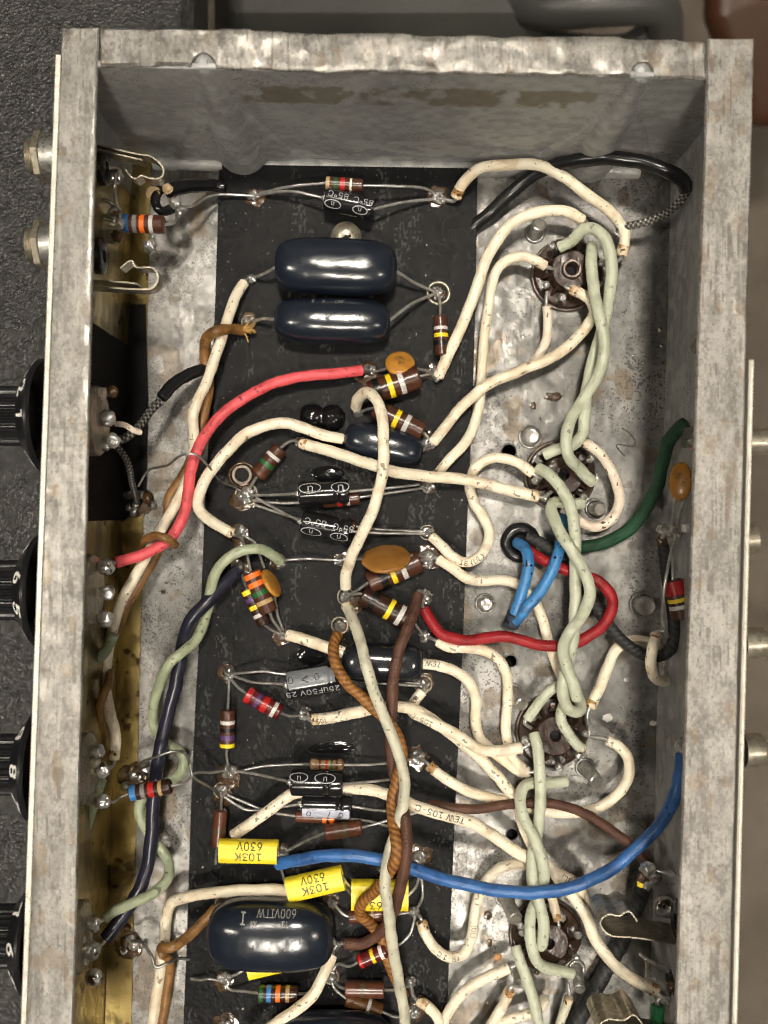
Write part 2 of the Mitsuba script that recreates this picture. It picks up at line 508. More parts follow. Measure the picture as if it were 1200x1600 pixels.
mat('mat_cream', mikit.proc(insulation(C3(.84, .76, .60), C3(.70, .57, .40), (.11, .06, .025), 1.0)), .42, spec=.45, bump=cloth_bump, bscale=5e-5)
mat('mat_cream_pink', mikit.proc(insulation(C3(.80, .69, .57), C3(.66, .53, .41), (.10, .055, .03), 1.3)), .45, bump=cloth_bump, bscale=5e-5)
mat('mat_sage', mikit.proc(insulation(C3(.53, .55, .43), C3(.43, .455, .33), (.09, .075, .035), .8)), .38, bump=cloth_bump, bscale=4e-5)
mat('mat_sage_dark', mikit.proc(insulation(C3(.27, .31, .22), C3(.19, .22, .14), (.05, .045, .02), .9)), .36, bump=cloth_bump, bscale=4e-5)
mat('mat_grey_white', mikit.proc(insulation(C3(.56, .54, .42), C3(.36, .34, .26), (.10, .08, .04), .8)), .40, bump=cloth_bump, bscale=4e-5)
mat('mat_pink_red', mikit.proc(insulation(C3(.74, .10, .115), C3(.48, .05, .06), (.12, .01, .01), 1.1)), .42, bump=cloth_bump, bscale=1.6e-4)
mat('mat_red', mikit.proc(weave_color(C3(.38, .016, .022), C3(.13, .006, .008))), .30, bump=weave_bump, bscale=1.1e-4)
mat('mat_brown', mikit.proc(weave_color(C3(.12, .052, .032), C3(.035, .015, .010))), .48, bump=weave_bump, bscale=1.1e-4)
mat('mat_tan', mikit.proc(braid_color(C3(.33, .14, .032), C3(.07, .026, .006))), .5, bump=braid_bump, bscale=.8e-4)
mat('mat_green', mikit.proc(weave_color(C3(.016, .075, .034), C3(.010, .026, .014))), .6, bump=weave_bump, bscale=2e-4)
mat('mat_green_bright', mikit.proc(insulation(C3(.03, .22, .08), C3(.02, .12, .05), (.01, .03, .01))), .35)
mat('mat_blue', mikit.proc(insulation(C3(.040, .135, .37), C3(.024, .075, .23), (.01, .02, .05), .7)), .30, spec=.5, bump=cloth_bump, bscale=7e-5)
mat('mat_blue_dirty', mikit.proc(insulation(C3(.05, .21, .47), C3(.03, .12, .30), (.008, .012, .02), 1.6)), .36)
mat('mat_navy', mikit.proc(insulation(C3(.018, .018, .034), C3(.012, .012, .02), (.006, .006, .007), .5)), .30)
mat('mat_black', (.010, .010, .011), .24, spec=.5)
mat('mat_black_cloth', mikit.proc(braid_color(C3(.03, .03, .03), C3(.007, .007, .007))), .6, bump=braid_bump, bscale=8e-5)
mat('mat_gloss_black', (.006, .006, .007), .10, spec=.6)
mat('mat_sleeve', (.010, .010, .011), .16, spec=.55)
mat('mat_blue_dip', mikit.proc(lambda p, n, uv: mix(C3(.006, .009, .016), C3(.011, .016, .026), fbm(p.x * 200, p.y * 200, p.z * 200, 2))), .20, spec=.55, coat=.35,
    bump=lambda p, n, uv: fbm(p.x * 230, p.y * 230, p.z * 230, 2) + .12 * fbm(p.x * 1500, p.y * 1500, p.z * 1500, 2), bscale=1.7e-4)
mat('mat_black_dip', (.008, .010, .014), .12, spec=.6, coat=.7, bump=lambda p, n, uv: fbm(p.x * 150, p.y * 150, p.z * 150, 2), bscale=1.6e-4)


def tin_color(p, n, uv):
    return mix(C3(.66, .64, .60), C3(.92, .90, .86), smoothstep(.3, .65, fbm(p.x * 700, p.y * 700, p.z * 700, 2)))


mat('mat_tin', mikit.proc(tin_color), .22, .85)


def solder_color(p, n, uv):
    c = mix(C3(.50, .49, .46), C3(.97, .95, .91), smoothstep(.25, .6, fbm(p.x * 500, p.y * 500, p.z * 500, 2)))
    return mix(c, C3(.10, .055, .018), .85 * smoothstep(.64, .74, fbm(p.x * 420 + 5, p.y * 420, p.z * 420, 2)))


mat('mat_solder', mikit.proc(solder_color), .17, .88, bump=lambda p, n, uv: fbm(p.x * 800, p.y * 800, p.z * 800, 2), bscale=5e-4)
mat('mat_flux', mikit.proc(lambda p, n, uv: mix(C3(.018, .009, .004), C3(.10, .05, .015), fbm(p.x * 500, p.y * 500, p.z * 500, 2))), .15, coat=.8)
mat('mat_steel', mikit.proc(metal_color(C3(.30, .29, .27), C3(.62, .60, .56), (.08, .07, .05))), .30, .9)
mat('mat_bright_steel', mikit.proc(metal_color(C3(.55, .53, .49), C3(.85, .82, .77), (.3, .28, .25))), .25, .85)
mat('mat_spring', mikit.proc(metal_color(C3(.30, .27, .20), C3(.55, .50, .40), (.10, .08, .05))), .34, .85)
mat('mat_nickel', mikit.proc(metal_color(C3(.36, .32, .25), C3(.60, .55, .45), (.2, .17, .1))), .32, .8)
mat('mat_phenolic', mikit.proc(lambda p, n, uv: mix(C3(.014, .008, .005), C3(.055, .028, .017), fbm(p.x * 350, p.y * 350, p.z * 350, 3))), .28, spec=.5, bump=metal_bump, bscale=2.5e-4)
mat('mat_pot', mikit.proc(metal_color(C3(.25, .22, .17), C3(.50, .45, .36), (.05, .04, .02))), .4, .5)
mat('mat_lug_tan', (.42, .30, .17), .4)
mat('mat_ink', (.06, .055, .05), .6)
mat('mat_ink_brown', (.04, .03, .02), .6)
mat('mat_print_grey', (.34, .35, .36), .5)
mat('mat_print_pale', (.30, .30, .27), .5)
mat('mat_stripe_grey', (.17, .185, .20), .35)
mat('mat_stripe_lilac', (.48, .50, .60), .35)
mat('mat_yellow', mikit.proc(lambda p, n, uv: mix(C3(.86, .70, .035), C3(.78, .60, .02), fbm(p.x * 250, p.y * 250, p.z * 250, 3))), .38, spec=.5, bump=lambda p, n, uv: fbm(p.x * 160, p.y * 160, p.z * 160, 2), bscale=1.2e-4)
mat('mat_yellow_end', (.62, .48, .05), .5)
mat('mat_disc', mikit.proc(insulation(C3(.30, .135, .025), C3(.22, .095, .018), (.12, .05, .01), .5)), .33, coat=.3)
mat('mat_disc_orange', mikit.proc(insulation(C3(.45, .20, .03), C3(.36, .15, .02), (.15, .06, .01), .5)), .35, coat=.2)
RES = {'brown': (.085, .030, .016), 'dark': (.040, .016, .010), 'rust': (.125, .040, .022), 'maroon': (.13, .012, .013), 'tan': (.36, .23, .12), 'ochre': (.15, .062, .016), 'red_brown': (.15, .018, .012)}
for k_, c_ in RES.items():
    mat('mat_res_' + k_, mikit.proc((lambda c: lambda p, n, uv: C3(*c) * (.5 + .5 * fbm(p.x * 500, p.y * 500, p.z * 500, 2)))(c_)), .28, spec=.5, coat=.25)
BAND = {'black': (.006, .006, .006), 'brown': (.10, .035, .015), 'red': (.45, .015, .015), 'orange': (.80, .16, .02), 'yellow': (.85, .62, .02), 'green': (.018, .10, .03), 'blue': (.05, .19, .46),
        'violet': (.09, .04, .13), 'grey': (.20, .19, .18), 'white': (.75, .73, .68), 'silver': (.55, .53, .50), 'gold': (.42, .28, .13), 'dim': (.07, .06, .03), 'cream': (.72, .66, .55)}
for k_, c_ in BAND.items():
    mat('mat_band_' + k_, c_, .3, .0, coat=.2)
mat('mat_knob', (.009, .009, .010), .22, spec=.5)
mat('mat_white_print', (.80, .79, .74), .5)
mat('mat_faceplate', mikit.proc(metal_color(C3(.62, .58, .50), C3(.82, .78, .69), (.4, .35, .25))), .4, .2)


def tolex_bump(p, n, uv):
    f1, f2, w = voronoi(p.x * 900, p.y * 900)
    return f1 * .8 + fbm(p.x * 1500, p.y * 1500, p.z * 1500, 2)


mat('mat_tolex', mikit.proc(lambda p, n, uv: mix(C3(.018, .018, .018), C3(.05, .048, .046), fbm(p.x * 500, p.y * 500, p.z, 3))), .34, spec=.6, bump=tolex_bump, bscale=6e-4)
mat('mat_carpet', mikit.proc(lambda p, n, uv: mix(C3(.105, .085, .068), C3(.20, .168, .135), fbm(p.x * 25, p.y * 25, 0.0, 4))), .95, bump=lambda p, n, uv: fbm(p.x * 200, p.y * 200, 0.0, 3), bscale=3e-3, eps=1e-3)
mat('mat_grey_case', mikit.proc(lambda p, n, uv: mix(C3(.042, .042, .037), C3(.06, .06, .053), fbm(p.x * 60, p.y * 60, p.z * 60, 3))), .5)
mat('mat_grey_handle', (.05, .05, .047), .4)
mat('mat_wood', mikit.proc(lambda p, n, uv: mix(C3(.036, .014, .006), C3(.07, .027, .012), fbm(p.x * 30, p.y * 30, p.z * 12, 3))), .4)
mat('mat_hole', (.004, .004, .004), .8)
mat('mat_pencil', (.05, .05, .05), .6)
mat('mat_rust', (.16, .06, .02), .7)

# ------------------------------------------------------------------ setting: what the chassis lies on and what lies behind
s_ = lambda q, z: np.array([P(x, y, z)[:2] for x, y in q])
k = key_of('tabletop')
put(k, slab(s_([(-900, -700), (300, -700), (300, 2600), (-900, 2600)], -26), -.060, -.026, .004), 'mat_tolex', 30)
labels[k] = {'label': 'black textured vinyl top of the cabinet under the chassis', 'kind': 'structure'}
k = key_of('carpet_floor')
put(k, trimesh.Trimesh([[-3, -3, -.42], [3, -3, -.42], [3, 3, -.42], [-3, 3, -.42]], [[0, 1, 2], [0, 2, 3]], process=False), 'mat_carpet', False)
labels[k] = {'label': 'beige brown carpet floor far below', 'kind': 'structure'}

gc = thing('equipment_case', 'blurred dark grey plastic case with a rounded handle behind the chassis', 'case')
part(gc, 'body', slab(s_([(330, -500), (838, -500), (858, 46), (330, 46)], -160), -.30, -.16, .008), 'mat_grey_case')
hp = spline(PP([(800, 8, -170), (860, 14, -158), (960, 8, -152), (1030, 14, -156), (1038, 60, -172), (1036, 130, -190)]), .003)
part(gc, 'handle', *(lambda t: (t[:2],))(tube(hp, np.linspace(.0100, .0085, len(hp)), 16)), 'mat_grey_handle', True)
hb = spline(PP([(1036, 40, -172), (980, 78, -182), (880, 76, -184), (820, 66, -184)]), .003)
part(gc, 'handle_base', *(lambda t: (t[:2],))(tube(hb, .008, 14)), 'mat_grey_handle', True)
cl = thing('furniture_leg', 'blurred reddish brown wooden furniture leg beyond the far right corner', 'furniture')
q = [P(1135, -60, -260), P(1132, 20, -270), P(1300, -60, -260), P(1262, 170, -300), P(1185, 165, -300)]
put(cl, hull_spheres([(p_, .012) for p_ in q]), 'mat_wood', True)

# ------------------------------------------------------------------ chassis
ch = thing('chassis', 'scuffed open aluminium amplifier chassis with folded rim and three visible walls', 'chassis')
R_ = lambda x, y: P(x, y, 63)[:2]
Lo, Li = lambda t: R_(96 - 56 * t, 42 + 1558 * t), lambda t: R_(154 - 40 * t, 42 + 1558 * t)
Ro, Ri = lambda t: R_(1179 - 39 * t, 60 + 1540 * t), lambda t: R_(1106 - 51 * t, 60 + 1540 * t)
E = 1.18          # the chassis runs on below the frame
th = .0016
part(ch, 'left_flange', slab([Lo(0), Lo(E), Li(E), Li(0)], H - th, H, .0004, .0025, .00045, 1), 'mat_flange')
part(ch, 'right_flange', slab([Ro(0), Ri(0), Ri(E), Ro(E)], H - th, H, .0004, .0025, .00045, 2), 'mat_flange')
nrm = lambda a, b: unit(np.array([-(b - a)[1], (b - a)[0]]))
off = lambda a, b, d: (a + nrm(a, b) * d, b + nrm(a, b) * d)
a, b = Lo(.012), Lo(E); a2, b2 = off(a, b, th)
part(ch, 'left_wall', slab([a, b, b2, a2], .0, H - th + .0002, .0003), 'mat_wall')
a, b = Ro(.012), Ro(E); a2, b2 = off(a, b, -th)
part(ch, 'right_wall', slab([a, a2, b2, b], .0, H - th + .0002, .0003, .004, .0006, 4), 'mat_wall')
# far wall: vertical, with an outward flange notched at the two pressed ribs
W0, W1 = R_(157, 103), R_(1104, 121)
X0, X1 = W0 + (W0 - W1) * .062, W1 + (W1 - W0) * .076
fw0, fw1 = off(W0, W1, th)
part(ch, 'far_wall', slab([X0, X1, X1 + [0, .0016], X0 + [0, .0016]], .0, H - .0006, .0003, .003, .0006, 5), 'mat_wall')
fl = slab([W0 - [0, .0], W1 - [0, .0], R_(1103, 60), R_(159, 44)], H - th, H + .0001, .0006, .002, .0019, 6)
fm = m3.Manifold(m3.Mesh(np.array(fl.vertices, np.float32), np.array(fl.faces, np.uint32)))
ribx = []
for (xt, yt) in ((318, 104), (1004, 118)):
    c_ = R_(xt, yt)
    ribx.append(c_)
    fm = fm - m3.Manifold.sphere(.0036, 24).scale([.85, .95, 2]).translate([c_[0], c_[1], H])
mm = fm.to_mesh()
part(ch, 'far_flange', trimesh.Trimesh(np.array(mm.vert_properties[:, :3]), np.array(mm.tri_verts), process=False), 'mat_flange')
for i, c_ in enumerate(ribx):
    dx = .001 if i == 0 else -.001
    core = [((c_[0], c_[1] + .0018, H - .0032), .0029), ((c_[0] + dx, c_[1] + .0014, .036), .0054), ((c_[0] + dx, c_[1] + .0026, .004), .0086)]
    flare = [((c_[0], c_[1] + .0012, H - .012), .0022), ((c_[0] - .018, c_[1] + .0012, .003), .0026), ((c_[0] + .018, c_[1] + .0012, .003), .0026), ((c_[0] - .008, c_[1] + .0018, .024), .0032), ((c_[0] + .008, c_[1] + .0018, .024), .0032)]
    mm = (m3.Manifold(m3.Mesh(*(lambda q: (np.array(q.vertices, np.float32), np.array(q.faces, np.uint32)))(hull_spheres(core, 3)))) +
          m3.Manifold(m3.Mesh(*(lambda q: (np.array(q.vertices, np.float32), np.array(q.faces, np.uint32)))(hull_spheres(flare, 3))))).refine_to_length(.0016).to_mesh()
    g = trimesh.Trimesh(np.array(mm.vert_properties[:, :3]), np.array(mm.tri_verts))
    g = trimesh.smoothing.filter_taubin(g, iterations=30)
    v, f = np.array(g.vertices), np.array(g.faces)
    v = v + .0009 * np.stack([meshkit.fbm(v * 190 + s, 3, 2) - .5 for s in (0, 9, 18)], 1)
    part(ch, 'pressed_rib', trimesh.Trimesh(v, f), 'mat_wall', True)
# floor with drilled holes, and the rounded bend at the far wall
fx0, fx1 = Lo(.0), Lo(E)
floor_poly = [W0 + [-.004, 0], [Lo(.012)[0], W0[1]], Lo(E), Ro(E), [Ro(.012)[0], W1[1]], W1]
fpoly = Polygon([Lo(.05) * [1, 0] + [0, W0[1] + .0008], Lo(E), Ro(E), Ro(.05) * [1, 0] + [0, W1[1] + .0008]])
holes = [(375, 237, 13), (935, 254, 12), (795, 706, 12), (798, 1033, 10), (800, 1304, 10), (1031, 515, 3.5), (1034, 540, 3)]
for (hx, hy, hr) in holes:
    c_ = P(hx, hy, 0)
    fpoly = fpoly.difference(Polygon([(c_[0] + hr * px() * math.cos(t), c_[1] + hr * px() * math.sin(t)) for t in np.linspace(0, 6.283, 25)[:-1]]))
fmesh = trimesh.creation.extrude_polygon(fpoly, .0015, engine='earcut')
fmesh.apply_translation([0, 0, -.0015])
part(ch, 'floor_panel', fmesh, 'mat_floor', 30)
under = trimesh.creation.box([.15, .34, .002]); under.apply_translation([0, -.02, -.012])
part(ch, 'underside', under, 'mat_hole', False)
for (hx, hy, hr) in holes[:5]:
    part(ch, 'hole_rim', torus(P(hx, hy, 0.1), hr * px(), .00025, 28, 6, wob=.05), 'mat_floor', True)
bend = spline(np.array([[W0[0] - .002, W0[1] - .0012, .0012], [0, (W0[1] + W1[1]) / 2 - .0013, .0012], [W1[0], W1[1] - .0012, .0012]]), .004)
part(ch, 'bend', *(lambda t: (t[:2],))(tube(bend, .0024, 16)), 'mat_wall', True)
# dished ring round sockets and the pencilled figure 2
pm = spline(PP([(972, 669, .25), (985, 678, .25), (993, 692, .25), (990, 697, .25), (963, 695, .25), (968, 704, .25), (977, 713, .25)]), .0008)
part(ch, 'pencil_mark', *(lambda t: (t[:2],))(tube(pm, .00018, 6)), 'mat_pencil', True, label='pencilled figure 2 on the bare metal floor')
# wall rivets and stud heads
for (x, y, z, r) in ((1084, 535, 38, 24),):
    a_ = P(x + 6, y, z)
    part(ch, 'dome_rivet', lathe([(0, .0035), (.4, .0034), (.75, .0024), (1, 0)], a_ + [.0015, 0, 0], a_ + [-.0022, 0, 0], 24), 'mat_flange', 40)

# front panel outside the left wall, back plate outside the right wall
fp = thing('front_panel', 'thin pale edged faceplate fixed along the outside of the left wall', 'panel')
a, b = Lo(.025), Lo(E); a1, b1 = off(a, b, -.00012); a2, b2 = off(a, b, -.0017)
put(fp, slab([a1, a2, b2, b1], .006, H - .0012, .0003), 'mat_faceplate')
bp = thing('back_plate', 'thin bright plate fixed along the outside of the right wall', 'plate')
a, b = Ro(.325), Ro(E); a1, b1 = off(a, b, .0012); a2, b2 = off(a, b, .0024)
put(bp, slab([a1, b1, b2, a2], .012, H - .001, .0004), 'mat_faceplate')
sp = off(Ro(.325), Ro(E), .0003)
for i, (y, lab) in enumerate(((690, 'round shaft end beside the top of the back plate'), (842, 'bright bolt end on the back plate below the shaft end'), (1005, 'bright bolt end third down the back plate'), (1172, 'bright bolt end lowest on the back plate'))):
    z = 46
    x0 = P(1160, y, z)
    x1 = P([1225, 1183, 1197, 1194][i], y, z)
    rr = [21, 25, 25, 26][i] * px(z)
    bt = thing('bolt_end', lab, 'bolt')
    put(bt, lathe([(0, rr), (.8, rr), (.93, rr * .9), (1, rr * .6), (1, 0)], x0, x1, 28), 'mat_nickel', 35)

# brass grounding plate along the left wall and the black insulating sheet on it
br = thing('brass_plate', 'tarnished brass grounding plate along the foot of the left wall', 'plate')
bl = [P(238, 190, 0)[:2], P(228, 640, 0)[:2], P(218, 1100, 0)[:2], P(206, 1600, 0)[:2], P(200, 1870, 0)[:2]]
wl = [Lo(t)[0] for t in (.05, E)]
poly = bl + [np.array([Lo(E)[0] + .0016, bl[-1][1]]), np.array([Lo(.08)[0] + .0018, bl[0][1]])]
bm = trimesh.creation.extrude_polygon(Polygon(poly), .0006, engine='earcut'); bm.apply_translation([0, 0, .0003])
part(br, 'foot', bm, 'mat_brass', 30)
a, b = Lo(.09), Lo(E); a1, b1 = off(a, b, .0018); a2, b2 = off(a, b, .0025)
part(br, 'upright', slab([a1, b1, b2, a2], .001, .048, .0002), 'mat_brass')
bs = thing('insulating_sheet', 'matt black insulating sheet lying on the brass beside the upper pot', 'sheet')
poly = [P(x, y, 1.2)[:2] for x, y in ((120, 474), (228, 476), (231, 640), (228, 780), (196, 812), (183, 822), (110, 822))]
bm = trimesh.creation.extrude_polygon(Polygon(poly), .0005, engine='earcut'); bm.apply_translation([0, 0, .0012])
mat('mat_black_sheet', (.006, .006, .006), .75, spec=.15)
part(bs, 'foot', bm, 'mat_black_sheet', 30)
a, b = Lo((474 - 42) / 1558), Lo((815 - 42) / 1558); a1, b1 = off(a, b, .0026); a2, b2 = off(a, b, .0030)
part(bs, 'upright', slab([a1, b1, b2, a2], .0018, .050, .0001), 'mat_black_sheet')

for (x, y, rx, ry, m_, sd) in ((863, 620, 13, 7, 'mat_flux', 3), (833, 634, 5, 6, 'mat_flux', 4), (778, 1495, 6, 5, 'mat_disc_orange', 5), (765, 1473, 4, 6, 'mat_flux', 6), (1020, 1130, 5, 4, 'mat_band_silver', 7), (950, 1122, 7, 6, 'mat_band_silver', 8), (255, 925, 4, 3, 'mat_flux', 9), (762, 1430, 6, 7, 'mat_flux', 11), (980, 1062, 5, 4, 'mat_solder', 12), (300, 1480, 4, 3, 'mat_flux', 13)):
    m = blob([0, 0, 0], 1.0, 1, sd, 1.1)
    m.vertices = m.vertices * [rx * px(), ry * px(), .00025] + P(x, y, 0)
    part(ch, 'residue_spot', m, m_, True)

# ------------------------------------------------------------------ circuit board
ZB = 4.0
bd = thing('circuit_board', 'long black fibre eyelet board carrying resistors and capacitors', 'circuit board')
LE = [(347, 257), (341, 460), (335, 600), (326, 750), (318, 950), (310, 1090), (303, 1250), (297, 1450), (290, 1620), (280, 1850)]
RE = [(745, 263), (742, 450), (736, 650), (729, 800), (722, 1000), (715, 1150), (708, 1300), (700, 1500), (696, 1620), (690, 1850)]


def board_mesh(grow, z0, z1):
    pl = [P(x - grow, y, z1)[:2] for x, y in LE] + [P(x + grow * .3, y, z1)[:2] for x, y in RE[::-1]]
    m = trimesh.creation.extrude_polygon(Polygon(pl), (z1 - z0) / 1000, engine='earcut')
    m.apply_translation([0, 0, z0 / 1000])
    return m


part(bd, 'panel', board_mesh(0, 2.0, ZB), 'mat_board', 30)
ub = board_mesh(4.5, .4, 2.0)
ub.apply_translation([0, -.0012, 0])
part(bd, 'backing_panel', ub, 'mat_board', 30)
_ns = [0]


def joint(x, y, r=11, z=ZB, ring=True, flat=.75, wraps=2, rough=.55, parent=None, hollow=False):
    """eyelet ring with a solder blob and a few wire wraps"""
    _ns[0] += 1
    s = _ns[0]
    parent = parent or bd
    sc = px(z)
    if ring and s % 4 == 0:
        part(parent, 'eyelet', torus(P(x, y, z + .15), r * 1.12 * sc, .13 * r * sc, 26, 8, wob=.12, seed=s), 'mat_pot', True)
    c = P(x, y, z + r * sc * 1000 * .28)
    r = r * .92
    if not hollow and s % 3:
        part(parent, 'flux_stain', blob(P(x + rng.uniform(-4, 4), y + rng.uniform(-4, 4), z), r * rng.uniform(1.1, 1.5) * sc, .12, s * 3, 1.2, 3), 'mat_flux', True)
    if hollow:
        part(parent, 'eyelet', lathe([(0, r * .8 * sc), (1, r * .75 * sc), (1, r * .55 * sc), (0, r * .5 * sc)], P(x, y, z), P(x, y, z + 1.2), 24), 'mat_dark_metal', 35)
        part(parent, 'eyelet', torus(P(x, y, z + .2), r * .95 * sc, .14 * r * sc, 28, 8, wob=.15, seed=3), 'mat_flux', True)
        part(parent, 'eyelet_hole', lathe([(0, r * .55 * sc), (0, 0)], P(x, y, z + .06), P(x, y, z + .2), 20), 'mat_hole', False)
        return
    ms = [blob(c, r * sc * .80, flat, s, rough + .45, 3)]
    for q in range(5):
        an = rng.uniform(0, 6.28)
        ms.append(blob(c + np.array([math.cos(an), math.sin(an), .3]) * r * sc * rng.uniform(.4, .8), r * sc * rng.uniform(.22, .45), .8, s * 5 + q, .9, 2))
    for q in range(wraps):
        nv = rng.normal(size=3) * [1, 1, .5]
        ms.append(torus(c + rng.normal(size=3) * r * sc * .15 + [0, 0, r * sc * .25], r * sc * rng.uniform(.45, .65), 2.0 * sc, 18, 6, normal=nv, wob=.3, seed=s + q))
    part(parent, 'solder_joint', cat_(*ms), 'mat_solder', True)


for (x, y, r) in ((398, 306, 11), (687, 309, 13), (392, 436, 9), (388, 503, 9), (678, 583, 10), (560, 645, 9), (671, 690, 14), (385, 773, 15), (466, 691, 8),
                  (667, 760, 12), (374, 832, 12), (667, 832, 10), (668, 872, 14), (372, 884, 12), (665, 932, 14), (531, 977, 11), (443, 992, 10), (663, 994, 11),
                  (358, 1052, 12), (661, 1069, 12), (477, 1114, 13), (653, 1182, 14), (357, 1205, 14), (346, 1235, 11), (443, 1331, 11), (655, 1340, 13), (647, 1424, 11), (350, 1411, 12), (518, 1410, 10),
                  (524, 1477, 9), (353, 1528, 12), (517, 1525, 11), (641, 1535, 11), (646, 1582, 12), (352, 1600, 12), (540, 932, 11), (437, 874, 10), (530, 875, 9), (578, 579, 12)):
    joint(x, y, r, rough=.75 if r > 11 else .5)
part(bd, 'eyelet', torus(P(685, 458, ZB + .2), 17 * px(4), .0006, 30, 8, wob=.03), 'mat_spring', True)
joint(683, 456, 9, ring=False)
joint(378, 742, 22, hollow=True)
for (x, y, r) in ((575, 585, 18), (378, 780, 18), (555, 940, 16), (358, 1215, 17), (375, 838, 15), (350, 1245, 14)):
    part(bd, 'flux_stain', blob(P(x, y, ZB + .1), r * px(4), .16, x, .9), 'mat_flux', True)
# wax and lacquer lumps on the board
for (x, y, rx, ry, hgt, lab) in ((503, 652, 34, 20, 3.4, None), (512, 741, 26, 15, .7, None), (487, 1022, 24, 20, .7, None), (520, 1168, 42, 10, .5, None)):
    if x == 503:
        m = cat_(blob(P(487, 650, ZB + 1.2), 19 * px(4), .9, 3, .25), blob(P(519, 653, ZB + 1.2), 20 * px(4), .9, 8, .25), blob(P(503, 652, ZB + 1), 15 * px(4), .9, 11, .2))
        t_ = thing('black_capacitor', 'small glossy black two lobed lump on the board left of the small blue capacitor', 'capacitor')
        put(t_, m, 'mat_gloss_black', True)
    else:
        m = blob([0, 0, 0], 1.0, 1, x, .5)
        m.vertices = m.vertices * [rx * px(4), ry * px(4), hgt / 1000] + P(x, y, ZB - .2)
        part(bd, 'lacquer_lump', m, 'mat_gloss_black', True)
# board screw
sc_ = thing('board_screw', 'pan head screw with a star slot half under the upper big capacitor', 'screw')
c0, c1 = P(541, 371, ZB), P(541, 371, ZB + 3)
part(sc_, 'head', lathe([(0, 24 * px(5)), (.4, 24 * px(5)), (.8, 18 * px(5)), (1, 9 * px(5)), (1, 0)], c0, c1, 28), 'mat_nickel', 40)
for an in (.3, 1.87):
    b_ = trimesh.creation.box([16 * px(5), 3.4 * px(5), .0008]); b_.apply_transform(trimesh.transformations.rotation_matrix(an, [0, 0, 1])); b_.apply_translation(P(541, 371, ZB + 2.8))
    part(sc_, 'slot', b_, 'mat_hole', False)


# ------------------------------------------------------------------ components
def resistor(label, p0, p1, r, bands, l0=None, l1=None, body='brown', rounded=False, name='resistor'):
    k = thing(name, label, 'resistor')
    a, b = P(*p0), P(*p1)
    R = r * px(p0[2])
    if rounded:
        pr = [(0, 0), (.0, R * .6), (.04, R * .95), (.12, R), (.2, R * .92), (.27, R * .80), (.73, R * .80), (.8, R * .92), (.88, R), (.96, R * .95), (1, R * .6), (1, 0)]
    else:
        pr = [(0, 0), (0, R * .86), (.035, R), (.965, R), (1, R * .86), (1, 0)]
    part(k, 'body', lathe(pr, a, b, 26), 'mat_res_' + body, 40)
    for bnd in bands:
        t, col = bnd[:2]
        w = bnd[2] if len(bnd) > 2 else .085
        rr = R * (.80 if rounded and .25 < t < .75 else 1.0) * 1.012
        A, B = a + (b - a) * (t - w / 2), a + (b - a) * (t + w / 2)
        part(k, 'color_band', lathe([(0, rr * .96), (0.0, rr), (1, rr), (1, rr * .96)], A, B, 26), 'mat_band_' + col, 40)
    if l0:
        lead(k, [tuple(p0)] + l0)
    if l1:
        lead(k, [tuple(p1)] + l1)
    return k


def electrolytic(label, p0, p1, r, l0=None, l1=None, marks=(), stripe=None, groove=.74):
    k = thing('electrolytic_capacitor', label, 'capacitor')
    a, b = P(*p0), P(*p1)
    R = r * px(p0[2])
    pr = [(0, 0), (0, R * .80), (.02, R * .97), (.05, R), (groove - .05, R), (groove - .02, R * .96), (groove + .01, R * .86), (groove + .05, R * .86), (groove + .08, R * .97), (groove + .11, R), (.96, R), (.99, R * .93), (1, R * .8), (1, 0)]
    part(k, 'sleeve', lathe(pr, a, b, 32), 'mat_sleeve', 40)
    part(k, 'end_seal', lathe([(0, 0), (0, R * .62), (1, R * .62)], a - unit(b - a) * .00025, a + unit(b - a) * .0002, 20), 'mat_steel', 30)
    part(k, 'end_bead', blob(a - unit(b - a) * .0006, R * .22, 1, 3, .1, 2), 'mat_solder', True)
    if stripe:
        ang0, ang1, m_ = stripe
        an = np.linspace(ang0, ang1, 12)
        ax = unit(b - a); up = unit(np.array([0, 0, 1.0]) - ax * ax[2]); bb = np.cross(up, ax)
        ts = [(t, q) for t, q in pr if .02 <= t <= .97]
        V = np.vstack([a + (b - a) * t + (q + .00005) * (np.cos(an)[:, None] * up + np.sin(an)[:, None] * bb) for t, q in ts])
        f = []
        for i in range(len(ts) - 1):
            for j in range(11):
                A = i * 12 + j
                f += [[A, A + 1, A + 13], [A, A + 13, A + 12]]
        part(k, 'stripe', trimesh.Trimesh(V, f, process=False), m_, True)
    for mk in marks:
        if mk[0] == 'oval':
            _, t, ang, rx, ry = mk
            part(k, 'emblem', ring_on_cyl(a, b, R, t, ang, rx / 1000, ry / 1000), 'mat_print_grey', False)
        else:
            txt, t, ang, h, flip = mk[:5]
            part(k, 'lettering', text_on_cyl(txt, h / 1000, a, b, R, t, ang, flip), mk[5] if len(mk) > 5 else 'mat_print_grey', False)
    if l0:
        lead(k, [tuple(p0)] + l0)
    if l1:
        lead(k, [tuple(p1)] + l1)
    return k


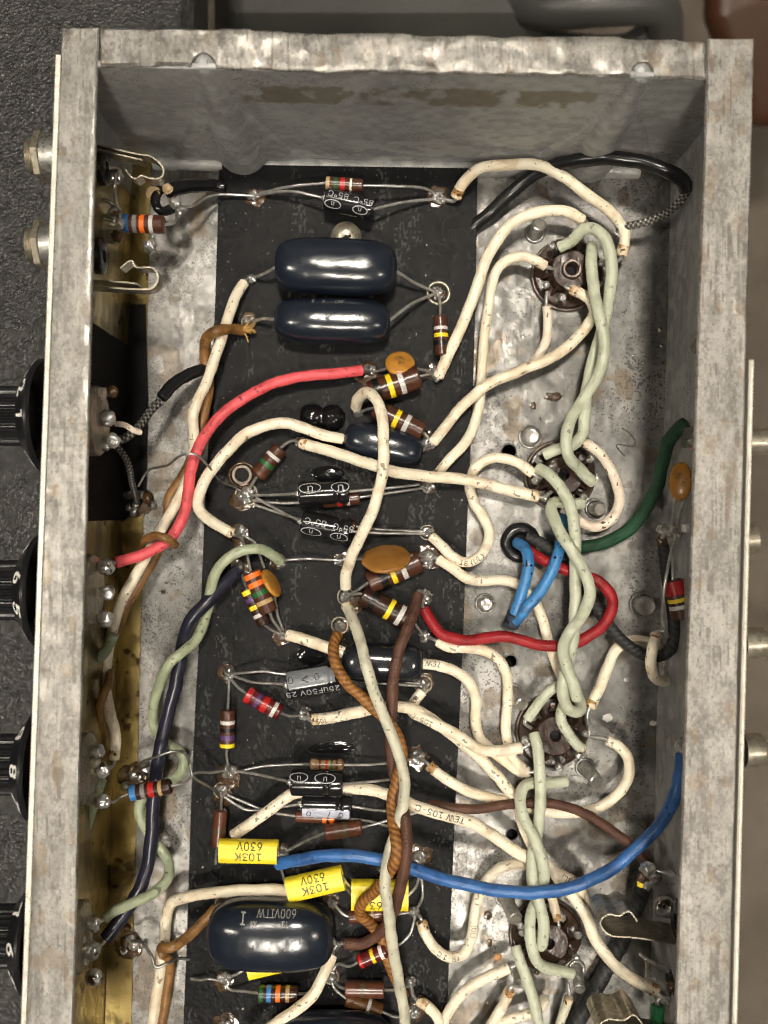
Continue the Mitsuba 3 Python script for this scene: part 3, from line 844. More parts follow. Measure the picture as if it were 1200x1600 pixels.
def dipped(label, p0, p1, w, hgt, mat_, l0=None, l1=None, n=4.2, m=2.3, texts=(), seed=0):
    """a dipped film capacitor: oval cross-section, domed ends; w width px, hgt height px, the ends at p0 and p1"""
    k = thing('film_capacitor', label, 'capacitor')
    a, b = P(*p0), P(*p1)
    c = (a + b) / 2
    A = np.linalg.norm(b - a) / 2
    s = px(p0[2])
    B, Cc = w / 2 * s, hgt / 2 * s
    ax = unit(b - a); up = unit(np.array([0, 0, 1.0]) - ax * ax[2]); side = np.cross(up, ax)
    t = np.linspace(-np.pi / 2, np.pi / 2, 60)
    th_ = np.linspace(0, 2 * np.pi, 72, endpoint=False)
    sg = lambda v, e: np.sign(v) * np.abs(v) ** e
    x = A * sg(np.sin(t), 2 / n); rho = np.abs(np.cos(t)) ** (2 / n)
    y, z = B * sg(np.cos(th_), 2 / m), Cc * sg(np.sin(th_), 2 / m)
    loc = np.stack([np.repeat(x, 72), (rho[:, None] * y).ravel(), (rho[:, None] * z).ravel()], 1)
    loc *= (1 + .055 * (meshkit.fbm(loc * 130 + seed * 5, 2, seed) - .5))[:, None]
    V = c + loc @ np.stack([ax, side, up])
    i, j = np.meshgrid(np.arange(59), np.arange(72), indexing='ij')
    q, r_ = (i * 72 + j).ravel(), (i * 72 + (j + 1) % 72).ravel()
    f = np.vstack([np.stack([q, r_, r_ + 72], 1), np.stack([q, r_ + 72, q + 72], 1)])
    mesh = trimesh.Trimesh(V, f, process=False)
    mesh.merge_vertices(digits_vertex=8); mesh.update_faces(mesh.nondegenerate_faces())
    part(k, 'body', mesh, mat_, True)
    for (txt, tx, ty, h, flip) in texts:
        tm = meshkit.text_mesh(txt, h / 1000, .00006)
        v, ff = trimesh.remesh.subdivide_to_size(tm.vertices, tm.faces, .0008, max_iter=12)
        wd = v[:, 0].max()
        sgn = -1 if flip else 1
        lx, ly = sgn * (v[:, 0] - wd / 2) + tx / 1000, sgn * (v[:, 1] - h / 2000) + ty / 1000
        inner = np.maximum((1 - np.abs(lx / A) ** n) ** (m / n) - np.abs(ly / B) ** m, 1e-4)
        lz = Cc * inner ** (1 / m) * 1.018 + .00012 + v[:, 2]
        part(k, 'lettering', trimesh.Trimesh(c + np.stack([lx, ly, lz], 1) @ np.stack([ax, side, up]), ff, process=False), 'mat_print_pale', False)
    if l0:
        lead(k, [tuple(np.array(p0) + [6, 0, 0])] + l0, 2.6)
    if l1:
        lead(k, [tuple(np.array(p1) - [6, 0, 0])] + l1, 2.6)
    return k


def yellow_cap(label, p0, p1, w, hgt, l0=None, l1=None, texts=()):
    k = thing('yellow_capacitor', label, 'capacitor')
    a, b = P(*p0), P(*p1)
    s = px(p0[2])
    ax = unit(b - a); up = unit(np.array([0, 0, 1.0]) - ax * ax[2]); side = np.cross(up, ax)
    B, Cc = w / 2 * s, hgt / 2 * s
    th_ = np.linspace(0, 2 * np.pi, 64, endpoint=False)
    sg = lambda v, e: np.sign(v) * np.abs(v) ** e
    y, z = B * sg(np.cos(th_), 2 / 3.0), Cc * sg(np.sin(th_), 2 / 3.0)

    def rings(stations):
        V = np.vstack([a + ax * np.linalg.norm(b - a) * t + (k_ * y[:, None] * side + k_ * z[:, None] * up) for t, k_ in stations])
        i, j = np.meshgrid(np.arange(len(stations) - 1), np.arange(64), indexing='ij')
        q, r_ = (i * 64 + j).ravel(), (i * 64 + (j + 1) % 64).ravel()
        return trimesh.Trimesh(V, np.vstack([np.stack([q, r_, r_ + 64], 1), np.stack([q, r_ + 64, q + 64], 1)]), process=False)
    part(k, 'wrap', rings([(.03, .93), (0, .95), (0, 1), (.33, 1.004), (.66, 1), (1, 1), (1, .95), (.97, .93)]), 'mat_yellow', 40)
    part(k, 'end_fill', rings([(.02, .94), (.015, .5), (.012, 0)]), 'mat_yellow_end', 40)
    part(k, 'end_fill', rings([(.98, .94), (.985, .5), (.988, 0)]), 'mat_yellow_end', 40)
    for (txt, tx, ty, h, flip) in texts:
        tm = meshkit.text_mesh(txt, h / 1000, .00004)
        v, ff = trimesh.remesh.subdivide_to_size(tm.vertices, tm.faces, .0008, max_iter=12)
        wd = v[:, 0].max(); sgn = -1 if flip else 1
        lx, ly = sgn * (v[:, 0] - wd / 2) + tx / 1000, sgn * (v[:, 1] - h / 2000) + ty / 1000
        lz = Cc * np.maximum(1 - np.abs(ly / B) ** 3.0, 0.02) ** (1 / 3.0) * 1.006 + .00006 + v[:, 2]
        part(k, 'lettering', trimesh.Trimesh((a + b) / 2 + np.stack([lx, ly, lz], 1) @ np.stack([ax, side, up]), ff, process=False), 'mat_ink_brown', False)
    if l0:
        lead(k, [tuple(p0)] + l0)
    if l1:
        lead(k, [tuple(p1)] + l1)
    return k


def disc(label, p, rx, ry, normal, thick, mat_='mat_disc', spin=0.0, leads=(), texts=(), smooth=True):
    """a disc capacitor: radius px along its two axes, facing along normal"""
    k = thing('disc_capacitor', label, 'capacitor')
    s = px(p[2])
    z = unit(np.array(normal, float))
    x0 = unit(np.cross([0, 1.0, .02], z)); y0 = np.cross(z, x0)
    x = x0 * math.cos(spin) + y0 * math.sin(spin); y = np.cross(z, x)
    m = trimesh.creation.icosphere(4, 1.0)
    v = np.array(m.vertices)
    r = np.hypot(v[:, 0], v[:, 1])
    v[:, 2] = np.sign(v[:, 2]) * np.abs(v[:, 2]) ** .75
    v = v * [rx * s, ry * s, thick / 2000]
    v *= (1 + .06 * (meshkit.noise(v * 400 + 9, 3) - .5))[:, None]
    fr = np.stack([x, y, z])
    part(k, 'body', trimesh.Trimesh(P(*p) + v @ fr, m.faces, process=False), mat_, True)
    for ld in leads:
        lead(k, ld)
    for (txt, tx, ty, h, rot) in texts:
        tm = meshkit.text_mesh(txt, h / 1000, .00005)
        v, ff = trimesh.remesh.subdivide_to_size(tm.vertices, tm.faces, .0006, max_iter=12)
        c_, s2 = math.cos(rot), math.sin(rot)
        q = v[:, :2] - [v[:, 0].max() / 2, h / 2000]
        q = np.stack([q[:, 0] * c_ - q[:, 1] * s2 + tx / 1000, q[:, 0] * s2 + q[:, 1] * c_ + ty / 1000], 1)
        rr = np.clip((q[:, 0] / (rx * s)) ** 2 + (q[:, 1] / (ry * s)) ** 2, 0, .95)
        lz = thick / 2000 * (1 - rr) ** .375 * 1.04 + .00008 + v[:, 2]
        part(k, 'lettering', trimesh.Trimesh(P(*p) + np.column_stack([q, lz]) @ fr, ff, process=False), 'mat_ink_brown', False)
    return k


# -- top row
resistor('brown resistor with green and red bands above the topmost small black capacitor', (509, 286, 13), (567, 290, 13), 10, [(.06, 'gold', .1), (.27, 'green'), (.46, 'red', .12), (.68, 'cream', .06)],
         [(455, 291, 11), (405, 302, 5)], [(620, 291, 12), (662, 294, 9), (684, 305, 5)])
electrolytic('small black capacitor marked 85°C at the top of the board below a brown resistor', (508, 310, 12), (583, 327, 12), 18, [(455, 299, 10), (400, 305, 5)], [(630, 316, 9), (682, 311, 5)],
             [('85°C', .28, .25, 1.9, True), ('85°C', .80, .2, 1.8, True), ('oval', .20, -.62, 2.4, 1.25), ('n', .20, -.60, 1.5, True), ('oval', .76, -.62, 2.2, 1.2), ('n', .76, -.60, 1.5, True)])
dipped('upper of the two big dark blue dipped capacitors side by side', (430, 414, 14), (620, 420, 14), 88, 72, 'mat_blue_dip', [(412, 428, 10), (396, 434, 5)], [(650, 443, 9), (681, 456, 5)], seed=1, n=3.6)
dipped('lower of the two big dark blue dipped capacitors with faint printing on its upper edge', (430, 500, 13), (610, 504, 13), 70, 66, 'mat_blue_dip', [(410, 498, 9), (392, 504, 5)], [(645, 474, 9), (680, 459, 5)],
       texts=[('.047', 2.2, 4.9, 1.0, True), ('K', -2.6, 4.9, 1.0, True), ('8', -5.6, 4.9, 1.0, True)], seed=2, n=3.6)
resistor('upright brown resistor with silver yellow and black bands right of the big blue capacitors', (688, 494, 9), (690, 555, 9), 11, [(.32, 'silver'), (.50, 'yellow', .1), (.70, 'black', .12)],
         [(687, 470, 7), (685, 459, 5)], [(690, 568, 7), (681, 582, 5)])
disc('small brown disc capacitor standing behind the fat resistor below the big blue capacitors', (625, 568, 11), 23, 24, (0, .55, .83), 3.0, 'mat_disc_orange', leads=[[(608, 574, 9), (590, 580, 6), (580, 580, 5)], [(640, 575, 10), (662, 578, 8), (677, 582, 5)]],
     texts=[('CRL', 0, .8, 1.2, 0), ('5K', .3, -1.0, 1.2, 0)])
resistor('fat brown resistor with yellow and silver bands touching the small brown disc capacitor', (577, 614, 11), (655, 588, 11), 19, [(.16, 'black', .12), (.42, 'yellow', .1), (.64, 'silver', .1)],
         [(566, 628, 9), (560, 643, 5)], [(664, 586, 9), (678, 583, 5)])
resistor('brown resistor with yellow and silver bands lying along the small dark blue capacitor', (585, 637, 11), (661, 675, 11), 15, [(.18, 'black', .1), (.46, 'yellow', .09), (.66, 'silver', .09)],
         [(572, 640, 8), (561, 646, 5)], [(668, 684, 8), (672, 690, 5)])
dipped('small dark blue dipped capacitor near the board centre under a cream wire', (539, 680, 10), (660, 708, 10), 56, 50, 'mat_blue_dip', None, [(664, 700, 7), (671, 692, 5)], seed=3, n=3.2)
resistor('short brown resistor with silver and green bands tilted beside the open brass eyelet', (402, 744, 9), (438, 700, 9), 12.5, [(.12, 'rust' if False else 'brown', .1), (.42, 'green', .13), (.70, 'silver', .1)],
         [(393, 758, 7), (387, 770, 5)], [(452, 690, 7), (464, 688, 5)])
electrolytic('small black capacitor with two oval emblems on its top right of the open eyelet', (467, 771, 12), (545, 768, 12), 18.5, [(430, 773, 9), (390, 774, 6)], [(600, 763, 10), (655, 757, 7)],
             [('oval', .24, .42, 3.2, 1.6), ('n', .24, .42, 2.7, False), ('oval', .84, .42, 2.6, 1.6), ('n', .84, .42, 2.7, False)])
resistor('brown resistor with a silver band almost hidden under the emblem capacitor', (505, 783, 8), (562, 777, 8), 11, [(.45, 'red', .12), (.68, 'silver', .09)], [(440, 786, 7), (395, 782, 5)], [(610, 770, 8), (664, 762, 5)])
electrolytic('small black capacitor marked 85°C below the emblem capacitor', (471, 815, 12), (548, 830, 12), 19, [(440, 800, 9), (400, 778, 6)], [(600, 833, 9), (664, 834, 5)],
             [('85°C', .30, .18, 2.0, True), ('85°C', .86, .15, 1.9, True), ('oval', .24, -.72, 3.0, 1.4), ('n', .24, -.72, 1.8, True), ('oval', .80, -.72, 2.6, 1.4), ('n', .80, -.72, 1.8, True)])
resistor('brown resistor peeping out behind the lower 85°C capacitor', (510, 824, 7), (556, 823, 7), 10, [(.8, 'gold', .1)], [(450, 806, 6), (396, 788, 5)], [(600, 828, 7), (662, 830, 5)])
# -- middle
resistor('brown resistor with two orange bands and a green band, right one of the tilted pair', (392, 893, 12), (421, 957, 12), 14, [(.10, 'orange', .12), (.30, 'orange', .12), (.52, 'green', .12), (.74, 'gold', .1)],
         [(386, 868, 10), (376, 836, 5)], [(428, 972, 9), (443, 990, 5)])
resistor('thin resistor with two yellow bands and a violet band, left one of the tilted pair', (385, 918, 9), (413, 976, 9), 10.5, [(.12, 'yellow', .12), (.32, 'violet', .11), (.52, 'yellow', .11), (.74, 'silver', .09)],
         [(380, 904, 7), (373, 887, 5)], [(420, 982, 7), (441, 993, 5)], body='dark')
disc('brown disc capacitor seen edge on beside the tilted pair of resistors', (424, 911, 12), 25, 24, (.84, .50, .20), 2.4, 'mat_disc_orange', spin=.4, leads=[[(413, 888, 11), (405, 865, 9), (398, 848, 6), (378, 834, 5)], [(429, 932, 10), (434, 962, 7), (444, 988, 5)]])
jm = thing('jumper_wire', 'bare straight jumper wire between two eyelets left of the large disc capacitor', 'wire')
put_tube(jm, spline(PP([(437, 876, 6), (480, 873, 7.5), (528, 875, 6), (566, 873, 8), (590, 874, 10)]), .0008), 2.2 * px(6), 'mat_tin', 8)
resistor('fat brown resistor with yellow and silver bands under the large brown disc capacitor', (576, 910, 10), (657, 876, 10), 18, [(.28, 'black', .14), (.46, 'yellow', .09), (.66, 'silver', .09)],
         [(562, 920, 8), (545, 930, 5)], [(664, 874, 7), (670, 872, 5)])
disc('large flat brown disc capacitor leaning over a fat resistor', (603, 873, 15), 38, 38, (-.06, .86, .50), 3.0, 'mat_disc', leads=[[(640, 868, 13), (655, 868, 9), (667, 872, 5)]])
resistor('fat dark resistor with yellow and silver bands between the brown and grey white wires', (566, 928, 10), (648, 974, 10), 17, [(.22, 'black', .1), (.52, 'yellow', .08), (.72, 'silver', .08)],
         [(556, 928, 8), (543, 932, 5)], [(656, 985, 7), (664, 993, 5)], body='dark')
dipped('small dark dipped capacitor beneath the crossing brown and grey white wires', (535, 1034, 10), (661, 1036, 10), 62, 52, 'mat_black_dip', None, None, seed=4, n=4)
electrolytic('grey striped black capacitor marked 25uF50V in the middle of the board', (450, 1070, 12), (528, 1058, 12), 23, [(430, 1068, 10), (395, 1066, 8), (362, 1055, 5)], [(590, 1067, 9), (658, 1072, 5)],
             [('25uF50V 25', .5, -.62, 2.0, True, 'mat_print_grey'), ('0', .62, .42, 2.2, True, 'mat_ink'), ('<', .36, .42, 3.0, False, 'mat_ink'), ('0', .1, .42, 2.2, True, 'mat_ink')], stripe=(-.12, 1.15, 'mat_stripe_grey'), groove=.85)
lw = thing('jumper_wire', 'bare looping wire from the eyelet above the violet banded resistor to the striped capacitor', 'wire')
put_tube(lw, spline(PP([(360, 1053, 6), (385, 1051, 9), (412, 1049, 10), (440, 1053, 10), (520, 1052, 10), (600, 1062, 8), (656, 1068, 6)]), .0008), 2.2 * px(8), 'mat_tin', 8)
resistor('glossy maroon resistor with a silver band tilted below the grey striped capacitor', (385, 1084, 9), (438, 1114, 9), 13, [(.08, 'red', .14), (.34, 'violet', .10), (.55, 'red', .15), (.82, 'silver', .1)],
         [(372, 1074, 7), (360, 1060, 5)], [(455, 1119, 7), (476, 1117, 5)], body='maroon')
resistor('upright brown resistor with silver violet and yellow bands at the left edge of the board', (356, 1109, 9), (355, 1168, 9), 11.5, [(.32, 'silver', .1), (.52, 'black', .1), (.72, 'violet', .14), (.93, 'yellow', .1)],
         [(357, 1090, 7), (358, 1060, 5)], [(354, 1180, 7), (357, 1198, 5)])
resistor('slim tan resistor with rounded ends above the twin emblem capacitor', (484, 1194, 9), (537, 1195, 9), 9, [(.3, 'brown', .06), (.5, 'red', .06), (.65, 'green', .06), (.8, 'brown', .06)],
         [(440, 1195, 7), (405, 1198, 6), (364, 1208, 5)], [(590, 1194, 7), (648, 1186, 5)], body='tan', rounded=True)
electrolytic('glossy black capacitor with two oval emblems just below the slim tan resistor', (455, 1222, 15), (536, 1225, 15), 20.5, [(425, 1215, 10), (390, 1208, 7), (360, 1203, 5)], [(570, 1222, 12), (630, 1216, 8)],
             [('oval', .16, .66, 2.6, 1.4), ('n', .16, .66, 1.8, False), ('oval', .66, .66, 3.0, 1.5), ('n', .66, .66, 1.8, False)], groove=.66)
electrolytic('black capacitor with a pale lilac stripe under the glossy twin emblem capacitor', (472, 1256, 10), (550, 1260, 10), 19, [(430, 1262, 8), (385, 1265, 6), (350, 1245, 5)], [(590, 1266, 8), (648, 1269, 6)],
             [('0', .16, -.56, 2.0, True, 'mat_ink'), ('/', .55, -.56, 2.2, False, 'mat_ink'), ('0', .80, -.56, 2.0, True, 'mat_ink')], stripe=(-1.15, -.1, 'mat_stripe_lilac'), groove=.72)
resistor('rust coloured resistor with an orange band mostly hidden below the lilac striped capacitor', (462, 1275, 7), (525, 1278, 7), 9, [(.72, 'orange', .1), (.90, 'orange', .1)], [(420, 1268, 6), (355, 1242, 5)], [(570, 1282, 6), (640, 1300, 5)], body='rust')
resistor('upright rust brown resistor at the left end of the topmost yellow capacitor', (345, 1266, 9), (340, 1322, 9), 11, [(.55, 'dim', .1), (.78, 'brown', .08)], [(346, 1252, 7), (346, 1238, 5)], [(338, 1334, 6), (337, 1350, 4.5)], body='rust')
resistor('rust brown resistor with dim bands above the blue wire', (508, 1301, 10), (566, 1293, 10), 12.5, [(.32, 'dim', .07), (.55, 'dim', .12), (.78, 'brown', .08)], [(480, 1313, 8), (447, 1330, 5)], [(610, 1281, 10), (655, 1268, 8)], body='rust')
# -- yellow capacitors
yellow_cap('topmost yellow capacitor, marked 103K, lying level at the left end of the blue wire', (343, 1329, 14), (434, 1331, 14), 36, 26, None, [(444, 1332, 7)], [('103K', .3, -.9, 2.3, True), ('630V', .6, 2.1, 2.2, True)])
yellow_cap('tilted yellow capacitor, marked 103K, just below the blue wire', (449, 1391, 15), (536, 1371, 15), 38, 26, [(443, 1370, 10), (437, 1345, 6)], [(545, 1384, 11), (553, 1392, 9)], [('103K', .2, -.6, 2.3, True), ('630V', 0, 2.3, 2.1, True)])
yellow_cap('yellow capacitor under the crossing tan brown and grey white wires', (549, 1398, 9), (638, 1399, 9), 47, 28, [(540, 1386, 7), (535, 1378, 6)], [(650, 1385, 8), (656, 1360, 6), (655, 1345, 5)], [('63', -1, -2.2, 2.4, True)])
yellow_cap('yellow capacitor showing only a corner below the largest black capacitor', (386, 1512, 6), (462, 1494, 6), 38, 20, [(372, 1521, 6), (355, 1527, 5)])
dipped('largest glossy black blue capacitor with pale printing at the lower left of the board', (326, 1457, 16), (521, 1461, 16), 108, 88, 'mat_blue_dip', [(330, 1430, 8), (350, 1412, 5)], [(522, 1470, 8), (524, 1477, 5)],
       texts=[('600VITW', 2.2, 8.4, 1.8, True), ('.1', 4.6, 6.0, 1.6, True), ('M', -4.2, 6.0, 1.6, True), ('I', -7.4, 7.2, 3.0, True)], seed=5, n=3.4, m=2.5)
dipped('black capacitor cut off by the bottom edge of the view', (420, 1632, 13), (612, 1636, 13), 104, 78, 'mat_blue_dip', None, None, texts=[('600VITW', -1, 7.6, 1.9, True)], seed=6, n=3.6)
lw = thing('jumper_wire', 'short bare upright wire between two joints right of the covered yellow capacitor', 'wire')
put_tube(lw, spline(PP([(656, 1350, 6), (659, 1375, 8), (660, 1402, 8), (650, 1422, 6)]), .0008), 2.2 * px(8), 'mat_tin', 8)
resistor('brown resistor half hidden behind the loop of the tan wire under the yellow capacitor', (545, 1432, 6), (598, 1428, 6), 11, [(.3, 'brown'), (.7, 'gold', .08)], [(536, 1428, 6), (524, 1415, 5)], [(620, 1428, 6), (645, 1425, 5)], body='rust')
resistor('dark red resistor with yellow and white bands beside the grey white wire', (560, 1503, 9), (604, 1484, 9), 11, [(.10, 'red', .1), (.52, 'yellow', .12), (.82, 'white', .12)], [(545, 1510, 7), (528, 1506, 5), (518, 1520, 5)], [(625, 1475, 7), (640, 1460, 6), (649, 1432, 5)], body='maroon')
resistor('resistor with green blue orange and gold bands in the bottom row', (404, 1552, 9), (466, 1553, 9), 12.5, [(.08, 'green', .1), (.27, 'blue', .12), (.5, 'orange', .12), (.74, 'gold', .1)], [(385, 1549, 7), (358, 1545, 5), (352, 1532, 5)], [(490, 1550, 7), (512, 1530, 5)], body='dark')
resistor('rust brown resistor with dim bands, upper of two at the board\'s bottom right', (539, 1545, 10), (600, 1547, 10), 12.5, [(.2, 'brown', .1), (.45, 'dim', .1), (.65, 'brown', .08)], [(528, 1540, 7), (518, 1528, 5)], [(622, 1546, 7), (640, 1540, 5)], body='rust')
resistor('ochre brown resistor with a bright band, lower of two at the board\'s bottom right', (541, 1560, 6), (596, 1580, 6), 12, [(.15, 'brown', .1), (.62, 'silver', .09)], [(524, 1546, 5), (517, 1530, 5)], [(615, 1588, 5.5), (644, 1590, 5)], body='ochre')

# -- left side components under the rim
resistor('resistor with blue orange and silver bands among the input jack lugs', (193, 349, 24), (257, 351, 24), 14, [(.08, 'blue', .14), (.30, 'grey', .10), (.48, 'orange', .12), (.70, 'silver', .1)], [(186, 346, 24), (178, 340, 26)], [(272, 348, 22), (277, 332, 18)])
resistor('dark resistor with blue grey red and gold bands bridging from the pot to the board', (203, 1240, 22), (267, 1228, 22), 12, [(.10, 'blue', .15), (.34, 'grey', .11), (.54, 'red', .14), (.76, 'gold', .09)],
         [(190, 1244, 22), (178, 1253, 24), (165, 1252, 26)], [(290, 1222, 20), (305, 1208, 16), (330, 1207, 10), (352, 1204, 6)], body='dark')
lw = thing('jumper_wire', 'bare wire hooking over the navy wire near the blue banded bridging resistor', 'wire')
put_tube(lw, spline(PP([(212, 1205, 10), (232, 1195, 14), (222, 1191, 18), (240, 1184, 22), (270, 1174, 22), (288, 1176, 20), (297, 1195, 18), (301, 1212, 18), (325, 1228, 12), (344, 1242, 6)]), .0008), 2.2 * px(16), 'mat_steel', 8)
lw = thing('jumper_wire', 'thin bare wire from the pot lugs across the pink red wire to the open eyelet', 'wire')
put_tube(lw, spline(PP([(216, 760, 12), (232, 735, 14), (262, 727, 18), (285, 711, 22), (305, 710, 22), (325, 728, 18), (345, 752, 10), (370, 763, 6), (385, 775, 5)]), .0008), 1.9 * px(16), 'mat_steel', 8)
lw = thing('jumper_wire', 'bare wavy wire from the brass ground lug to the board near the largest capacitor', 'wire')
put_tube(lw, spline(PP([(206, 1470, 6), (222, 1473, 9), (236, 1492, 11), (244, 1511, 12), (262, 1505, 11), (280, 1497, 8), (296, 1499, 6)]), .0008), 2.4 * px(9), 'mat_steel', 8)
lw = thing('jumper_wire', 'short bare twisted wire at the board edge below the largest capacitor', 'wire')
put_tube(lw, spline(PP([(298, 1529, 5), (315, 1531, 6), (325, 1529, 6.5), (350, 1534, 5)]), .0008), 2.3 * px(5), 'mat_tin', 8)

# -- right side components
disc('orange disc capacitor hanging by two wires beside the right wall', (1063, 752, 26), 17, 31, (-.5, .10, .86), 3.2, 'mat_disc_orange', leads=[[(1056, 775, 25), (1052, 800, 22), (1050, 822, 20)], [(1068, 782, 25), (1062, 800, 22), (1058, 824, 20)]],
     texts=[('.05', 0, 1.0, 1.2, 1.3), ('1KV', 1.4, -.5, 1.1, 1.3)])
resistor('resistor with red yellow and silver bands hanging beside the right wall', (1051, 906, 22), (1065, 966, 22), 15, [(.2, 'red', .36), (.52, 'yellow', .1), (.60, 'black', .04), (.70, 'silver', .1)],
         [(1050, 870, 22), (1049, 835, 20)], [(1070, 978, 20), (1066, 990, 18)], body='brown')
lw = thing('jumper_wire', 'bowed bare wire beside the resistor hanging by the right wall', 'wire')
put_tube(lw, spline(PP([(1056, 835, 22), (1045, 880, 26), (1037, 930, 26), (1037, 975, 24), (1045, 995, 20)]), .0008), 2.6 * px(22), 'mat_tin', 8)

# ------------------------------------------------------------------ tube sockets
def socket(label, x, y, r, npins, a0, tube_center, soldered=(), zt=7.5):
    k = thing('tube_socket', label, 'tube socket')
    s = px(4)
    R = r * s
    c = P(x, y, 0)
    up = lambda z: c + [0, 0, z / 1000]
    x0, y0 = P(x, y, zt)[:2]
    c = np.array([x0, y0, 0])
    part(k, 'base', lathe([(0, R), (.5, R), (.62, R * .97), (.7, R * .80), (.62, R * .72), (.62, 0)], c, c + [0, 0, .0045], 48), 'mat_phenolic', 35)
    part(k, 'hub', lathe([(0, R * .62), (.8, R * .60), (1, R * .54), (1, R * .17), (.2, R * .16), (.2, 0)], c + [0, 0, .0025], c + [0, 0, zt / 1000], 40), 'mat_phenolic', 35)
    part(k, 'center_hole', lathe([(0, R * .155), (0, 0)], c + [0, 0, .0046], c + [0, 0, .0047], 24), 'mat_hole', False)
    if tube_center:
        part(k, 'center_tube', lathe([(0, R * .30), (.9, R * .29), (1, R * .26), (1, R * .20), (.92, R * .18), (0, R * .175)], c + [0, 0, .0045], c + [0, 0, zt / 1000 + .0012], 36), 'mat_dark_metal', 40)
    part(k, 'retaining_ring', torus(c + [0, 0, .0006], R * 1.02, .0006, 48, 8), 'mat_dark_metal', True)
    for i in range(npins):
        a = a0 + 2 * np.pi * i / npins
        d = np.array([math.cos(a), math.sin(a), 0]); t = np.array([-d[1], d[0], 0])
        # a raised fin between pins
        a2 = a + np.pi / npins
        d2 = np.array([math.cos(a2), math.sin(a2), 0])
        f0 = hull_spheres([(c + d2 * R * .58 + [0, 0, .004], .0006), (c + d2 * R * .80 + [0, 0, .0042], .0005), (c + d2 * R * .56 + [0, 0, zt / 1000 - .001], .0005)], 1)
        part(k, 'rib', f0, 'mat_phenolic', 35)
        pts = np.array([c + d * R * .66 + [0, 0, .003], c + d * R * .70 + [0, 0, .0062], c + d * R * .80 + [0, 0, .0080], c + d * R * .97 + [0, 0, .0085]])
        part(k, 'pin', ribbon(spline(pts, .0006) - t * .0007, t * .0014, .0003), 'mat_steel', 35)
        if i in soldered:
            part(k, 'solder_joint', blob(c + d * R * .86 + [0, 0, .0083], .0011, .8, i + int(x), .7, 3), 'mat_solder', True)
        else:
            part(k, 'solder_joint', blob(c + d * R * .86 + [0, 0, .0082], .0008, .7, i + int(x), .7, 2), 'mat_flux', True)
    return k


socket('dark brown tube socket with a metal centre tube, topmost of the row', 893, 421, 54, 9, .2, True, (0, 1, 3, 5, 6))
socket('dark tube socket just below the pencilled figure, crossed by sage wires', 881, 742, 53, 9, .55, False, (0, 1, 3, 4, 5, 7))
socket('brown tube socket with a plain black centre hole, third in the row', 868, 1150, 54, 8, .1, False, (0, 1, 3, 4, 5, 6, 7))
socket('brown tube socket below the blue wire, fourth in the row', 858, 1475, 54, 8, .35, False, (0, 1, 3, 4, 6, 7))


# ------------------------------------------------------------------ studs, bolts and rivets on the floor
def stud(label, x, y, r, h, lean=(0, 0), thread=True, nut=False):
    k = thing('threaded_stud' if thread else 'bolt_tip', label, 'bolt')
    b = P(x, y, 0)
    # (x, y) is the pixel of the tip; put the base where the tip's axis meets the floor
    t = P(x, y, h)
    b = np.array([t[0] + lean[0] / 1000, t[1] + lean[1] / 1000, 0])
    R = r * px(h)
    L = np.linalg.norm(t - b)
    if thread:
        pr, n = [(0, R)], int(L * 1000 / .9)
        for i in range(n):
            pr += [((i + .5) / n * .93, R * .86), ((i + .95) / n * .93, R)]
        pr += [(.95, R * .8), (1, R * .72), (1, 0)]
    else:
        pr = [(0, R), (.85, R), (1, R * .8), (1, 0)]
    part(k, 'shank', lathe(pr, b, t, 24), 'mat_bright_steel', 25)
    part(k, 'collar', torus(b + [0, 0, .0003], R * 1.25, .0005, 24, 8), 'mat_steel', True)
    return k


stud('short threaded stud at upper left of the topmost socket', 843, 349, 11, 6, (-.6, -1.4))
stud('bright bolt tip inside the cream loop right of the second socket', 938, 796, 11, 5, (-.7, .3), thread=False)
stud('threaded stud at upper left of the third socket, near the cream wires', 817, 1102, 10.5, 9, (-2.0, 2.2))
stud('threaded stud at lower right of the third socket', 934, 1222, 11, 8.5, (-2.2, 2.2))
stud('threaded stud at upper left of the fourth socket', 807, 1438, 11, 10, (-2.4, 3.2))
stud('threaded stud at lower right of the fourth socket', 906, 1548, 9, 8, (.6, 3.2))
stud('plain bolt tip on the bare floor left of the resistor by the right wall', 1011, 948, 15, 5, (-.3, .2), thread=False)
stud('blackened short stud below left of the fourth socket', 812, 1537, 9, 6, (.5, 1.2), thread=False)
for (x, y, r, lab) in ((828, 683, 15, 'flat round rivet above the drilled hole left of the second socket'), (758, 943, 13, 'hexagonal bolt head between the board and the crossed blue wires')):
    kk = thing('rivet' if r == 15 else 'hex_bolt', lab, 'rivet' if r == 15 else 'bolt')
    hgt = 3.0
    R = r * px(hgt)
    part(kk, 'head', lathe([(0, R), (.6, R), (.9, R * .92), (1, R * .75), (.93, R * .5), (.93, 0)], P(x, y, 0), P(x, y, 0) + [0, 0, hgt / 1000], 6 if r == 13 else 28), 'mat_bright_steel', 30)
    part(kk, 'washer', torus(P(x, y, .2), R * 1.1, .0004, 28, 6), 'mat_steel', True)

# ------------------------------------------------------------------ grommet with the transformer wires
g = thing('grommet', 'black rubber grommet in the floor from which blue red and black wires come', 'grommet')
c = P(812, 848, 0)
part(g, 'ring', torus(c + [0, 0, .0016], 22 * px(), .0019, 36, 14, wob=.06), 'mat_black_cloth' if False else 'mat_black', True)
part(g, 'opening', lathe([(0, 19 * px()), (0, 0)], c + [0, 0, .0012], c + [0, 0, .0013], 28), 'mat_hole', False)

# ------------------------------------------------------------------ wires
def z_(pts, z):
    return [(p[0], p[1], p[2] if len(p) > 2 else z) for p in pts]


